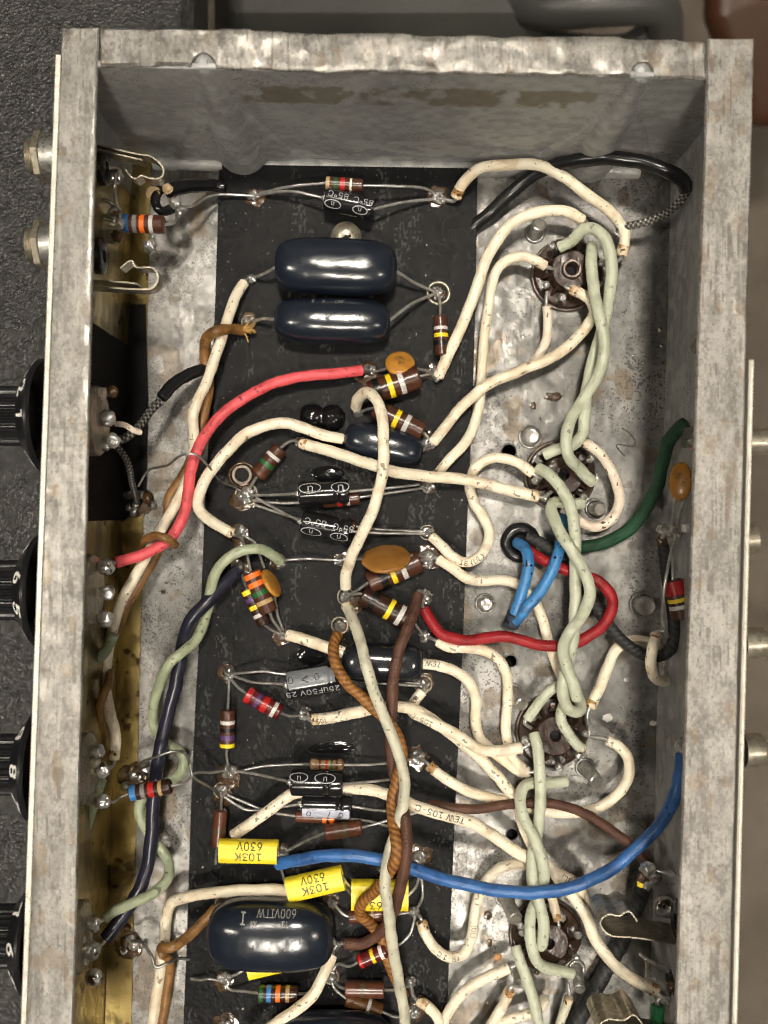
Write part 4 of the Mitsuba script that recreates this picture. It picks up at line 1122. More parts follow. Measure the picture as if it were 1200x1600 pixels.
# cream wires, top of the board
wire('cream_wire', 'cream wire arching from the top right eyelet of the board to the topmost socket', z_([(712, 309, 7), (724, 285, 10), (748, 264, 13), (790, 258, 14), (842, 258, 14), (880, 276, 14), (915, 302, 13), (950, 328, 12), (969, 350, 10), (976, 372, 9), (970, 400, 8)], 9), 9.2, b0=(692, 311, 5), b1=[(958, 410, 8), (942, 414, 8)])
wire('cream_wire', 'cream wire rising from below the upright resistor to the top of the first socket', z_([(684, 590, 7), (700, 556, 9), (722, 508, 11), (742, 458, 12), (757, 412, 12), (777, 375, 12), (806, 345, 12), (845, 331, 12), (885, 331, 12), (912, 345, 11)], 9), 9.3, b0=(679, 583, 5), b1=(920, 362, 8))
wire('cream_wire', 'cream wire curling from the left of the first socket down beside the board', z_([(853, 416, 9), (832, 405, 10), (808, 401, 9), (785, 413, 8), (770, 438, 7), (763, 480, 6), (757, 530, 6), (752, 590, 6), (748, 640, 6), (728, 690, 8), (702, 718, 9), (681, 742, 7)], 6), 8.4, b0=(866, 420, 8), b1=(668, 758, 5))
wire('pinkish_wire', 'pale pinkish wire dropping from the first socket to a black sleeve', z_([(854, 478, 8), (856, 505, 7), (852, 535, 6), (838, 560, 5), (826, 572, 4)], 6), 7.8, 'mat_cream_pink', b0=(855, 455, 8))
wire('cream_wire', 'cream wire from below the first socket sweeping to the small blue capacitor', z_([(676, 692, 7), (698, 665, 9), (728, 628, 10), (768, 598, 10), (815, 578, 10), (858, 561, 10), (893, 536, 10), (917, 509, 9), (928, 485, 9), (921, 468, 9), (905, 457, 9), (892, 452, 8)], 9), 9, b0=(668, 691, 5), b1=(882, 446, 8))
wire('black_wire', 'thick black shielded wire arching under the top corner of the chassis', z_([(722, 368, 1.4), (742, 352, 2.5), (768, 330, 5), (800, 300, 7), (830, 276, 10), (868, 258, 14), (910, 250, 18), (955, 248, 21), (1000, 253, 22), (1045, 268, 23), (1068, 284, 21), (1074, 300, 20)], 9), 11.5, 'mat_black')
wire('braided_shield', 'tinned braided shield twisted from the black wire end to the first socket', z_([(1074, 297, 20), (1060, 318, 18), (1038, 334, 15), (1010, 346, 13), (985, 352, 11), (962, 358, 9)], 12), 6.5, 'mat_braid' if False else 'mat_shield', cat='wire')
wire('cream_wire', 'cream wire from left of the upper big capacitor running down to the pots', z_([(382, 441, 7), (368, 463, 9), (355, 500, 11), (342, 540, 12), (325, 590, 13), (307, 630, 15), (301, 655, 15), (303, 690, 13), (300, 730, 12), (285, 768, 12), (265, 805, 14), (240, 850, 16), (215, 893, 17), (190, 940, 17), (178, 975, 15), (168, 1020, 14), (164, 1060, 15), (170, 1105, 17), (180, 1150, 20), (178, 1188, 22)], 12), 9, b0=(391, 437, 5), b1=(168, 1203, 24))
wire('tan_cloth_wire', 'frayed tan cloth wire wrapping the cream wire down the left side', z_([(382, 516, 6), (362, 514, 10), (340, 517, 15), (322, 530, 12), (320, 560, 9), (326, 600, 9), (318, 650, 9), (306, 700, 9), (286, 745, 9), (266, 778, 9), (262, 810, 9), (250, 850, 10), (225, 900, 11), (200, 940, 11), (180, 985, 11), (158, 1000, 14), (146, 1015, 14)], 10), 9, 'mat_tan_wax')
fr = thing('frayed_threads', 'loose golden threads of frayed cloth by the lower big capacitor lead', 'thread')
ms = []
for i in range(15):
    an = rng.uniform(-.9, .7)
    Ln = rng.uniform(12, 28)
    q = [(376, 515, 6), (376 + Ln * .5 * math.cos(an), 515 - Ln * .5 * math.sin(an), 8 + rng.uniform(-1, 2)), (376 + Ln * math.cos(an * 1.3), 515 - Ln * math.sin(an * 1.2), 6 + rng.uniform(-1, 3))]
    v, f, _, _ = tube(spline(PP(q), .0008), .00022, 6)
    ms.append(trimesh.Trimesh(v, f, process=False))
put(fr, cat_(*ms), 'mat_thread', True)
lk = thing('tan_cloth_loop', 'tan cloth wire looped round the pink red and cream wires', 'wire')
put_tube(lk, spline(PP([(224, 856, 12), (228, 843, 18), (245, 837, 23), (262, 842, 23), (274, 852, 18)]), .0008), 6.5 * px(18), 'mat_tan_wax', 14)
wire('tan_cloth_wire', 'short tan brown wire twisting round the cream wire beside the lower pots', z_([(172, 1045, 12), (170, 1065, 20), (160, 1090, 22), (154, 1120, 18), (158, 1150, 14), (162, 1185, 12)], 16), 7, 'mat_tan_wax')
wire('pink_red_wire', 'pinkish red wire sweeping from the board centre to a left pot lug', z_([(566, 578, 9), (530, 583, 11), (490, 586, 12), (450, 592, 12), (410, 607, 12), (372, 628, 13), (338, 657, 14), (312, 695, 16), (298, 735, 16), (293, 775, 16), (284, 815, 17), (262, 845, 18), (230, 864, 20), (200, 874, 22), (180, 879, 24)], 12), 9.3, 'mat_pink_red', b0=(578, 580, 6), b1=(166, 882, 26))
wire('cream_wire', 'cream wire bending like a hook from the small blue capacitor over the board edge', z_([(536, 686, 9), (505, 680, 11), (475, 669, 12), (445, 661, 12), (412, 666, 12), (378, 683, 13), (348, 712, 14), (322, 748, 15), (310, 775, 15), (312, 796, 14), (332, 816, 11), (350, 826, 9), (364, 834, 8)], 11), 9.4, b1=(376, 838, 5))
wire('cream_wire', 'long cream wire from the board centre straight across to the second socket', z_([(470, 692, 7), (495, 699, 9), (530, 709, 12), (575, 724, 16), (620, 738, 19), (665, 744, 15), (710, 747, 12), (755, 755, 10), (800, 767, 9), (842, 776, 9)], 10), 9.6, b0=(464, 690, 5), b1=(862, 768, 8))
wire('cream_wire', 'cream wire arching up over the small blue capacitor and down the board', z_([(556, 636, 8), (560, 622, 13), (573, 613, 18), (587, 622, 22), (597, 655, 25), (600, 700, 27), (597, 745, 27), (585, 790, 25), (568, 830, 22), (550, 868, 17), (541, 895, 12), (540, 918, 8)], 20), 9.4, b0=(560, 645, 5), b1=(541, 931, 5))
wire('cream_wire', 'looped cream wire from the left of the second socket round to the board edge', z_([(833, 740, 9), (812, 725, 9), (788, 716, 8), (760, 719, 7), (740, 735, 6), (734, 758, 5), (740, 782, 5), (754, 806, 5), (765, 832, 6), (757, 860, 8), (738, 877, 9), (718, 876, 9), (695, 857, 9), (674, 838, 7)], 7), 8.6, b0=(846, 748, 8), b1=(666, 831, 5), text=[('18 (UL)', 1.5, .83, True, .2)])
wire('cream_wire', 'cream wire running from the flat disc capacitor down past the crossed blue wires', z_([(684, 873, 7), (705, 886, 8), (730, 903, 8), (752, 908, 7), (785, 907, 6), (812, 915, 5), (832, 935, 4), (846, 965, 4), (858, 1005, 4), (870, 1040, 5), (880, 1062, 5)], 6), 8.8, b0=(672, 872, 5))
wire('cream_wire', 'short pale cream wire from the tilted resistors to the dark capacitor', z_([(448, 992, 7), (468, 996, 8), (492, 1004, 9), (515, 1013, 10), (540, 1020, 10)], 8), 10, b0=(440, 990, 5))
wire('cream_wire', 'cream wire from below the red wire bending straight down beside the board', z_([(683, 1002, 7), (702, 1012, 8), (730, 1013, 8), (760, 1018, 7), (782, 1034, 6), (792, 1060, 5), (793, 1095, 5), (790, 1130, 5), (793, 1158, 5), (803, 1185, 5), (818, 1202, 6)], 6), 8.6, b0=(666, 994, 5))
wire('cream_wire', 'cream wire from the right end of the dark capacitor turning down beside the board', z_([(655, 1037, 9), (685, 1040, 10), (715, 1050, 10), (736, 1070, 8), (744, 1098, 6), (743, 1125, 5), (748, 1150, 5), (765, 1170, 5), (790, 1190, 5), (812, 1205, 6), (828, 1206, 7)], 7), 9, b1=(842, 1200, 8), text=[('TEW 105', 1.5, .12, True, .3)])
wire('cream_wire', 'cream wire from the shiny joint under the maroon resistor diving right to the lower sockets', z_([(488, 1124, 7), (515, 1122, 9), (550, 1114, 12), (590, 1107, 13), (625, 1104, 13), (655, 1112, 11), (690, 1135, 9), (725, 1163, 8), (757, 1192, 7), (785, 1222, 7), (806, 1250, 7), (818, 1290, 8), (835, 1328, 9), (862, 1360, 10), (888, 1392, 11), (912, 1425, 12), (930, 1468, 14), (958, 1505, 17), (992, 1532, 20), (1030, 1550, 22)], 8), 9.6, b0=(478, 1115, 5), b1=(1038, 1562, 22), text=[('105-C', 1.4, .04, True, -.2)])
wire('cream_wire', 'cream wire with tiny lettering from the joint under the dark capacitor to the third socket', z_([(660, 1080, 7), (648, 1096, 8), (645, 1112, 11), (662, 1122, 12), (690, 1135, 13), (722, 1153, 12), (752, 1171, 10), (785, 1173, 9), (816, 1168, 9)], 8), 9.2, b0=(661, 1069, 5), b1=(828, 1160, 9), text=[('105-C TEW', 1.6, .34, True, -.3)])
wire('cream_wire', 'cream wire from the board edge looping round the right of the third socket', z_([(670, 1195, 7), (688, 1211, 8), (715, 1228, 8), (750, 1243, 7), (790, 1252, 6), (840, 1265, 6), (885, 1270, 7), (928, 1264, 8), (962, 1244, 9), (982, 1214, 9), (982, 1186, 9), (968, 1167, 9), (948, 1156, 9)], 8), 8.8, b0=(656, 1183, 5), b1=(922, 1150, 9))
wire('cream_wire', 'long cream wire with lettering running under the glossy capacitor and right past the blue wire', z_([(364, 1306, 8), (398, 1282, 10), (432, 1258, 11), (460, 1240, 10), (500, 1236, 6.5), (545, 1232, 8), (585, 1235, 10), (620, 1247, 12), (655, 1262, 13), (695, 1274, 13), (735, 1284, 12), (770, 1305, 11), (805, 1330, 10), (842, 1350, 10), (872, 1366, 10), (898, 1380, 10), (909, 1396, 9), (912, 1412, 8)], 11), 9.8, text=[('TEW 105-C', 1.9, .62, True, .1), ('(8L)', 1.6, .93, True, .1)])
# from the fourth socket upward and the bottom row
wire('cream_wire', 'U shaped cream wire right of the covered yellow capacitor, rising under the blue wire', z_([(658, 1438, 7), (665, 1460, 8), (680, 1482, 8), (703, 1495, 8), (724, 1490, 7), (737, 1465, 6), (742, 1430, 5), (750, 1395, 5), (768, 1366, 5), (795, 1352, 5), (825, 1350, 6)], 6), 8.8, b0=(649, 1425, 5), text=[('FR-1 C', 1.4, .30, True, 0), ('(UL)', 1.4, .5, True, 0)])
wire('cream_wire', 'cream wire from the bottom right joint of the board curving down out of view', z_([(652, 1562, 7), (668, 1572, 8), (682, 1588, 8), (690, 1612, 8), (694, 1660, 8)], 8), 9, b0=(642, 1540, 5))
wire('cream_wire', 'cream wire rising from the bottom edge to the left side of the fourth socket', z_([(684, 1625, 6), (700, 1582, 7), (722, 1552, 7), (752, 1531, 7), (780, 1519, 8), (796, 1512, 8)], 7), 9, b1=(810, 1504, 8))
wire('cream_wire', 'cream wire rising steeply from the bottom edge below the fourth socket', z_([(752, 1630, 6), (768, 1600, 7), (785, 1572, 7), (797, 1546, 8)], 7), 8.8, b1=(812, 1540, 7))
wire('cream_wire', 'cream wire crossing the bottom edge beneath the sage wires', z_([(730, 1640, 5), (770, 1606, 6), (800, 1592, 6), (832, 1582, 6), (848, 1570, 6), (850, 1560, 7)], 6), 8.5)
wire('cream_wire', 'short cream wire entering the top of the fourth socket from under the blue wire', z_([(860, 1396, 6), (865, 1412, 7), (869, 1428, 8), (872, 1440, 9)], 8), 7.5, b1=(873, 1452, 8))
wire('cream_wire', 'short pale wire below the fourth socket next to the black wire', z_([(868, 1640, 6), (875, 1600, 7), (886, 1570, 7), (889, 1558, 8)], 7), 7.5, 'mat_grey_white', b1=(887, 1535, 8))
wire('cream_wire', 'cream wire with a square bend on the floor left of the largest capacitor', z_([(470, 1392, 11), (430, 1390, 12), (380, 1391, 12), (335, 1394, 11), (292, 1402, 9), (270, 1409, 8), (262, 1422, 7), (258, 1455, 7), (252, 1500, 7), (246, 1550, 6), (238, 1605, 6), (230, 1660, 6)], 9), 9.2)
wire('cream_wire', 'cream wire with a nick running down left from the joint beside the largest capacitor', z_([(519, 1492, 8), (506, 1522, 11), (488, 1555, 13), (462, 1578, 14), (430, 1600, 15), (400, 1625, 15), (380, 1650, 15)], 12), 9.6, b0=(524, 1478, 5))
wire('tan_cloth_wire', 'tan cloth wire from the joint above the largest capacitor hooking round the bent cream wire', z_([(338, 1418, 7), (318, 1440, 9), (292, 1465, 12), (268, 1480, 15), (256, 1480, 14), (254, 1488, 8), (264, 1505, 6), (262, 1545, 5), (252, 1600, 5), (244, 1660, 5)], 9), 8.6, 'mat_tan_wax', b0=(350, 1411, 5))
# second socket, right
wire('cream_wire', 'pinkish cream wire looping round the right of the second socket', z_([(912, 690, 9), (934, 705, 9), (951, 728, 9), (964, 757, 9), (967, 785, 9), (955, 810, 8), (932, 824, 7), (908, 816, 6), (890, 800, 6), (878, 793, 6)], 8), 8.6, 'mat_cream_pink', b0=(898, 700, 8))
wire('cream_wire', 'cream wire curling from the right wall lug behind the black wire to the third socket', z_([(1025, 992, 20), (1020, 1014, 24), (1018, 1042, 22), (1028, 1062, 16), (1042, 1062, 10), (1046, 1046, 6), (1038, 1022, 5), (1015, 1004, 5), (986, 1001, 6), (964, 1014, 7), (950, 1042, 8), (938, 1072, 9), (922, 1106, 9)], 9), 9, b0=(1040, 985, 20), b1=[(918, 1120, 9), (920, 1132, 8)])

# sage green heater wires, twisted from socket to socket
S = 'mat_sage'
wire('sage_wire', 'pale sage wire arching over the topmost socket and twisting down its right side', z_([(873, 387, 9), (893, 377, 11), (908, 361, 14), (926, 357, 16), (943, 370, 17), (954, 398, 17), (956, 435, 16), (949, 480, 14), (938, 525, 12), (926, 565, 11), (917, 605, 12), (913, 650, 14), (910, 680, 13), (893, 697, 11), (868, 703, 10), (849, 711, 9)], 12), 9.8, S)
wire('sage_wire', 'pale sage wire from the right pin of the topmost socket down to the second', z_([(925, 383, 9), (924, 410, 13), (927, 450, 15), (936, 490, 17), (944, 530, 18), (943, 560, 18), (932, 590, 16), (910, 625, 13), (890, 660, 16), (884, 688, 18), (889, 712, 17), (904, 731, 13), (920, 748, 10), (927, 754, 9)], 12), 9.8, S)
wire('sage_wire', 'pale sage wire leaving the left pin of the second socket and twisting downwards', z_([(840, 731, 9), (858, 741, 12), (876, 762, 14), (890, 790, 15), (897, 825, 16), (899, 865, 15), (899, 910, 14), (898, 955, 13), (895, 1000, 12), (888, 1030, 11), (882, 1055, 14), (880, 1085, 15), (888, 1108, 14), (902, 1112, 12), (907, 1100, 9), (900, 1080, 7)], 12), 9.8, S)
wire('sage_wire', 'pale sage wire from below the second socket weaving through the red wire loop', z_([(912, 786, 7), (890, 788, 8), (868, 785, 9), (862, 792, 11), (870, 822, 15), (888, 852, 18), (908, 882, 19), (920, 912, 19), (921, 935, 18), (910, 960, 16), (892, 985, 13), (880, 1010, 15), (884, 1040, 17), (896, 1070, 17), (902, 1092, 15)], 13), 9.8, S)
wire('sage_wire', 'short sage wire from the twist to the left pin of the third socket', z_([(880, 1068, 8), (862, 1078, 9), (845, 1094, 9), (832, 1112, 9), (823, 1125, 9)], 9), 8.8, S, b1=(830, 1138, 8))
wire('sage_wire', 'short sage wire from the twist to the lower right pin of the third socket', z_([(884, 1095, 9), (877, 1112, 11), (878, 1130, 12), (888, 1147, 12), (900, 1162, 11), (909, 1170, 10)], 10), 8.8, S, b1=(914, 1182, 8))
wire('sage_wire', 'sage wire going straight down from the left pin of the third socket', z_([(834, 1145, 10), (840, 1170, 12), (843, 1205, 14), (845, 1245, 14), (843, 1275, 13), (838, 1310, 12), (832, 1345, 13), (832, 1380, 15), (846, 1420, 17), (850, 1450, 17), (845, 1478, 15), (838, 1462, 11), (822, 1464, 9)], 13), 9.6, S)
wire('sage_wire', 'sage wire from under the third socket curling down to the fourth socket', z_([(886, 1220, 7), (866, 1223, 8), (838, 1222, 9), (818, 1228, 11), (812, 1246, 13), (818, 1275, 15), (832, 1305, 16), (846, 1340, 17), (850, 1372, 15), (840, 1402, 12), (830, 1430, 14), (828, 1462, 16), (834, 1492, 15), (848, 1510, 12), (872, 1516, 10), (896, 1521, 9)], 12), 9.6, S, b1=(906, 1530, 8))
wire('sage_wire', 'sage wire dropping from the fourth socket to the bottom edge', z_([(805, 1478, 9), (812, 1500, 11), (822, 1528, 12), (833, 1560, 12), (840, 1595, 12), (846, 1650, 12)], 11), 9.4, S)
# left sage wires and the navy wire
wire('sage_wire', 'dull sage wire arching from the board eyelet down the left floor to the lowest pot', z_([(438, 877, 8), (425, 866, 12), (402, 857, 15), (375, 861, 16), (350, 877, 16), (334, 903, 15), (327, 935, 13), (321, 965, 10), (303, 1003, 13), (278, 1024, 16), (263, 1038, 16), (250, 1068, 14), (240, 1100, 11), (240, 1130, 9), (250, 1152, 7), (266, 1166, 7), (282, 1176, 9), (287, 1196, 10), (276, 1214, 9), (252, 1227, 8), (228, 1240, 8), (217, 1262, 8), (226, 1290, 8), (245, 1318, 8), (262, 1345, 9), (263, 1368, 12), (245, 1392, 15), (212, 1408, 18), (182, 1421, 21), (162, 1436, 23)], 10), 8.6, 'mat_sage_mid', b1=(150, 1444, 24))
wire('navy_wire', 'thick navy black wire from the board edge down the left floor to the lowest pot', z_([(372, 890, 9), (345, 918, 12), (318, 945, 14), (296, 972, 14), (287, 1000, 12), (282, 1030, 10), (273, 1075, 11), (262, 1120, 13), (252, 1165, 14), (244, 1210, 13), (239, 1265, 12), (236, 1315, 12), (230, 1355, 12), (215, 1395, 14), (192, 1432, 17), (164, 1468, 20)], 12), 11, 'mat_navy', b0=(371, 884, 5), b1=(152, 1478, 22))
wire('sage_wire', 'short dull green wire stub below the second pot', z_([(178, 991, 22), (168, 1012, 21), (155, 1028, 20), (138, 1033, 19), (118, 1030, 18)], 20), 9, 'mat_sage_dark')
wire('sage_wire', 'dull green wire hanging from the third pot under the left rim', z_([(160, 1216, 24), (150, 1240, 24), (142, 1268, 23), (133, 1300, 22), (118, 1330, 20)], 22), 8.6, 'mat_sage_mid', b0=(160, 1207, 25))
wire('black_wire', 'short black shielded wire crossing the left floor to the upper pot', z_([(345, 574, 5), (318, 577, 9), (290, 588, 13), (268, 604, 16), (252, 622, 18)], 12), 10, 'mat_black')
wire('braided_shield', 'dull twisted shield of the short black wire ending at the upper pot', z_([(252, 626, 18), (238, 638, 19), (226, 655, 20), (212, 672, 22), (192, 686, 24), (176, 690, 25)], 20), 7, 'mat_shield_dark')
wire('braided_shield', 'dull bare braid from the upper pot lugs down to the brass', z_([(178, 692, 25), (194, 712, 22), (203, 738, 18), (208, 762, 12), (214, 785, 4)], 20), 5.5, 'mat_shield_dark')
wire('cloth_stub', 'short frayed pale core of the shielded wire at the upper pot', z_([(180, 662, 25), (196, 664, 25), (208, 672, 24), (220, 676, 22)], 24), 5, 'mat_cream_pink')
wire('black_wire', 'thick glossy black wire from the input jacks to the top left of the board', z_([(262, 299, 20), (285, 292, 16), (310, 290, 11), (336, 291, 6.5), (352, 293, 6)], 10), 11, 'mat_gloss_black')
wire('black_wire', 'black wire curled among the input jack lugs', z_([(250, 297, 20), (244, 305, 22), (243, 318, 23), (252, 330, 22), (266, 328, 21), (277, 316, 20)], 20), 8, 'mat_gloss_black')
lw = thing('jumper_wire', 'thin bare wire from the jack wire end to the top left eyelet', 'wire')
put_tube(lw, spline(PP([(274, 322, 18), (300, 322, 14), (325, 308, 9), (345, 304, 7), (396, 306, 6)]), .0008), 2.2 * px(10), 'mat_tin', 8)
# red, blue, green, black from the grommet
wire('green_cloth_wire', 'dark green cloth wire curving from the right wall down to the grommet', z_([(1072, 660, 32), (1058, 672, 30), (1044, 692, 26), (1037, 718, 22), (1028, 755, 17), (1010, 793, 11), (984, 826, 7), (950, 846, 5), (912, 855, 4), (870, 856, 4), (836, 855, 4)], 9), 11, 'mat_green')
wire('black_cloth_wire', 'black cloth wire from the grommet under the red wire to the right wall lugs', z_([(822, 838, 5), (848, 850, 6), (880, 878, 6), (905, 910, 6), (926, 940, 6), (945, 970, 7), (968, 997, 9), (996, 1018, 12), (1022, 1026, 15), (1045, 1016, 18), (1053, 992, 20), (1051, 955, 20), (1044, 910, 20), (1039, 875, 20), (1036, 850, 20)], 9), 10, 'mat_black_cloth', b1=(1040, 832, 20))
wire('red_cloth_wire', 'bright red waxed cloth wire looping from the grommet to the board', z_([(824, 858, 4), (845, 873, 7), (875, 887, 9), (905, 898, 10), (935, 908, 11), (954, 928, 12), (956, 952, 12), (942, 977, 11), (915, 998, 10), (880, 1009, 9), (845, 1008, 8), (815, 1000, 8), (785, 994, 8), (750, 999, 8), (715, 999, 9), (690, 990, 9), (673, 970, 8), (662, 950, 7)], 9), 9.4, 'mat_red', b1=(664, 934, 5))
wire('blue_wire', 'light blue wire nearer the grommet of the crossed pair', z_([(808, 848, 4), (820, 856, 9), (826, 876, 12), (822, 905, 12), (812, 938, 11), (803, 962, 10), (798, 978, 8)], 9), 9.5, 'mat_blue_dirty')
wire('blue_wire', 'dirty light blue wire from under the second socket meeting the other blue wire', z_([(884, 806, 5), (879, 835, 9), (871, 868, 12), (858, 902, 13), (840, 930, 13), (820, 954, 12), (804, 972, 10)], 10), 9.5, 'mat_blue_dirty')
wire('blue_wire', 'long deep blue wire sweeping across the lower board to the right wall', z_([(433, 1350, 13), (460, 1345, 16), (510, 1338, 19), (560, 1338, 20), (605, 1346, 20), (650, 1360, 19), (700, 1376, 18), (750, 1387, 18), (800, 1394, 18), (850, 1394, 18), (900, 1384, 18), (950, 1360, 19), (995, 1325, 20), (1030, 1288, 22), (1052, 1248, 24), (1062, 1210, 25), (1066, 1178, 26)], 18), 10.5, 'mat_blue', b1=(1070, 1162, 26))
wire('brown_cloth_wire', 'dark brown cloth wire crossing right under the sage wires to the lower jack lug', z_([(668, 1256, 9), (710, 1262, 11), (755, 1263, 10), (800, 1256, 9), (845, 1254, 9), (885, 1260, 10), (925, 1277, 12), (962, 1302, 15), (995, 1330, 18), (1018, 1358, 22), (1028, 1378, 24)], 11), 8.2, 'mat_brown')
wire('brown_cloth_wire', 'dark brown cloth wire running down the middle of the board and hooking left', z_([(654, 928, 7), (648, 952, 10), (638, 980, 14), (624, 1015, 17), (616, 1055, 18), (612, 1100, 17), (610, 1145, 14), (612, 1190, 13), (622, 1235, 17), (634, 1285, 22), (634, 1335, 25), (626, 1385, 22), (612, 1430, 15), (592, 1458, 10), (565, 1474, 8), (538, 1474, 7)], 14), 9.6, 'mat_brown', b0=(664, 932, 5), b1=(526, 1477, 5))
wire('tan_braided_wire', 'orange tan braided cloth wire snaking down the middle of the board', z_([(528, 990, 9), (521, 1010, 12), (524, 1035, 15), (540, 1065, 17), (568, 1093, 18), (598, 1120, 18), (620, 1150, 18), (628, 1180, 18), (622, 1215, 17), (612, 1255, 18), (616, 1295, 22), (620, 1330, 25), (610, 1362, 23), (585, 1392, 18), (565, 1412, 14), (562, 1428, 11), (578, 1442, 9), (592, 1458, 8), (602, 1490, 8), (616, 1525, 8), (632, 1558, 7)], 14), 9.4, 'mat_tan', b0=(531, 978, 5))
wire('grey_white_wire', 'greyish white wire running the length of the lower board over the other wires', z_([(541, 946, 10), (553, 972, 16), (566, 1012, 22), (577, 1055, 24), (590, 1095, 22), (606, 1135, 20), (622, 1175, 20), (632, 1215, 21), (630, 1255, 21), (618, 1300, 21), (606, 1340, 22), (602, 1378, 24), (606, 1420, 24), (612, 1465, 22), (620, 1515, 19), (628, 1560, 16), (633, 1600, 14), (636, 1660, 13)], 18), 9.4, 'mat_grey_white', b0=(540, 932, 5))
wire('black_wire', 'dull black cable slanting out at the bottom between the fourth socket and the jack springs', z_([(1012, 1365, 12), (1000, 1402, 8), (985, 1440, 5), (968, 1475, 4), (950, 1510, 4), (925, 1555, 5), (896, 1605, 6), (870, 1650, 6)], 6), 13, 'mat_black_cloth')
wire('green_wire', 'bright green wire rising from the bottom edge to the right wall', z_([(1024, 1660, 20), (1026, 1620, 22), (1027, 1590, 24), (1028, 1570, 24)], 22), 11, 'mat_green_bright', b1=(1036, 1556, 24))
wire('black_wire', 'thin black sleeve emerging from under the board to the pinkish wire', z_([(735, 612, 3), (765, 598, 4), (795, 585, 4), (828, 571, 4.4)], 4), 6.5, 'mat_black')


tp = thing('tape_wrap', 'grimy dark wrap binding the two light blue wires by the red wire', 'tape')
put_tube(tp, spline(PP([(806, 957, 10), (802, 968, 9), (797, 979, 8)]), .0006), 13 * px(9), 'mat_grime', 14)

# ------------------------------------------------------------------ left wall: input jacks, pots, lugs
def jack_spring(label, path, z0, hgt, th_=.00045):
    k = thing('jack_spring', label, 'spring')
    for i, pth in enumerate(path):
        c = spline(PP([(x, y, z0) for x, y in pth]), .0005)
        part(k, 'leaf', ribbon(c, [0, 0, -hgt / 1000], th_), 'mat_spring', 40)
    return k


jack_spring('bent contact spring of the upper input jack in the top left corner',
            [[(140, 222), (180, 233), (222, 242), (232, 243), (244, 250), (255, 263), (254, 274), (246, 279), (232, 278), (221, 274), (212, 279), (206, 277), (196, 265)], [(140, 230), (180, 240), (222, 250)]], 42, 5)
jack_spring('bent contact spring of the lower input jack at upper left',
            [[(140, 447), (180, 450), (225, 452), (238, 450), (246, 439), (245, 426), (236, 418), (222, 418), (212, 417), (206, 407), (200, 409), (188, 419)], [(140, 438), (180, 440), (214, 443)]], 42, 5)
jack_spring('bent contact spring of the jack at lower right near the fourth socket',
            [[(1075, 1479), (1030, 1471), (990, 1465), (955, 1462), (943, 1453), (938, 1442), (942, 1434), (952, 1429), (968, 1431), (977, 1426), (983, 1424), (996, 1440)]], 36, 14)
jack_spring('bent contact spring cut off by the bottom edge at lower right',
            [[(1070, 1642), (1000, 1630), (950, 1625), (935, 1612), (938, 1600), (950, 1593), (975, 1594), (990, 1586), (1004, 1600)]], 36, 14)


def jack_body(k_label, x, y, side, z=46, r=7.0, depth=8):
    k = thing('input_jack', k_label, 'jack')
    wx = (Lo((y - 42) / 1558)[0] + .0026) if side < 0 else (Ro((y - 60) / 1540)[0] - .0018)
    yy = P(600, y, z)[1]
    a = np.array([wx, yy, z / 1000]); b = a + [-side * depth / 1000, 0, 0]
    R = r / 1000
    part(k, 'body', lathe([(0, R), (.8, R), (1, R * .8), (1, R * .35), (.5, R * .3), (.5, 0)], a, b, 28), 'mat_black', 40)
    return k, b


jack_body('dark body of the upper input jack under the left rim', 150, 262, -1, 36, 5, 2.2)
jack_body('dark body of the lower input jack under the left rim', 150, 400, -1, 36, 5, 2.2)
jack_body('dark jack body on the right wall behind the lower right spring', 1080, 1440, 1, 36, 6, 4)
kk = thing('jack_lug', 'rust stained square lug with a solder ring beside the upper jack spring', 'lug')
b_ = slab([P(x, y, 34)[:2] for x, y in ((158, 256), (186, 262), (184, 286), (158, 283))], .0335, .0342, .0001)
part(kk, 'tab', b_, 'mat_rust_lug')
part(kk, 'solder_joint', blob(P(180, 276, 35), .0022, .6, 3, .5), 'mat_solder', True)
lead(kk, [(181, 272, 36), (179, 290, 36), (180, 310, 34), (184, 325, 30)], 3)
kk = thing('jack_lug', 'cluster of dark soldered lugs at the left end of the blue banded resistor', 'lug')
part(kk, 'tab', slab([P(x, y, 30)[:2] for x, y in ((140, 358), (186, 360), (192, 372), (180, 381), (140, 381))], .0295, .0303, .0001), 'mat_steel')
for (x, y, r, s) in ((181, 332, 10, 4), (176, 345, 9, 5), (186, 350, 9, 6), (183, 369, 9, 9)):
    part(kk, 'solder_joint', blob(P(x, y, 30), r * px(30), .9, s, .9), 'mat_solder' if s != 9 else 'mat_flux', True)
for q in ([(140, 311, 30), (165, 313, 32), (182, 322, 31)], [(140, 340, 30), (162, 341, 31), (178, 345, 31)], [(140, 326, 28), (160, 334, 29), (176, 342, 30)]):
    lead(kk, q, 3.4, 'mat_steel')
kk = thing('jack_lug', 'soldered joint with paint spots joining the glossy black jack wire and resistor', 'lug')
for (x, y, r, m_) in ((273, 318, 9, 'mat_solder'), (279, 331, 5, 'mat_solder'), (240, 303, 11, 'mat_lug_tan'), (262, 295, 8, 'mat_lug_tan'), (234, 384, 10, 'mat_solder'), (238, 392, 5, 'mat_solder')):
    part(kk, 'solder_joint', blob(P(x, y, 22), r * px(22), .6, x, .8), m_, True)
lead(kk, [(240, 352, 22), (239, 368, 20), (235, 384, 20)], 3)


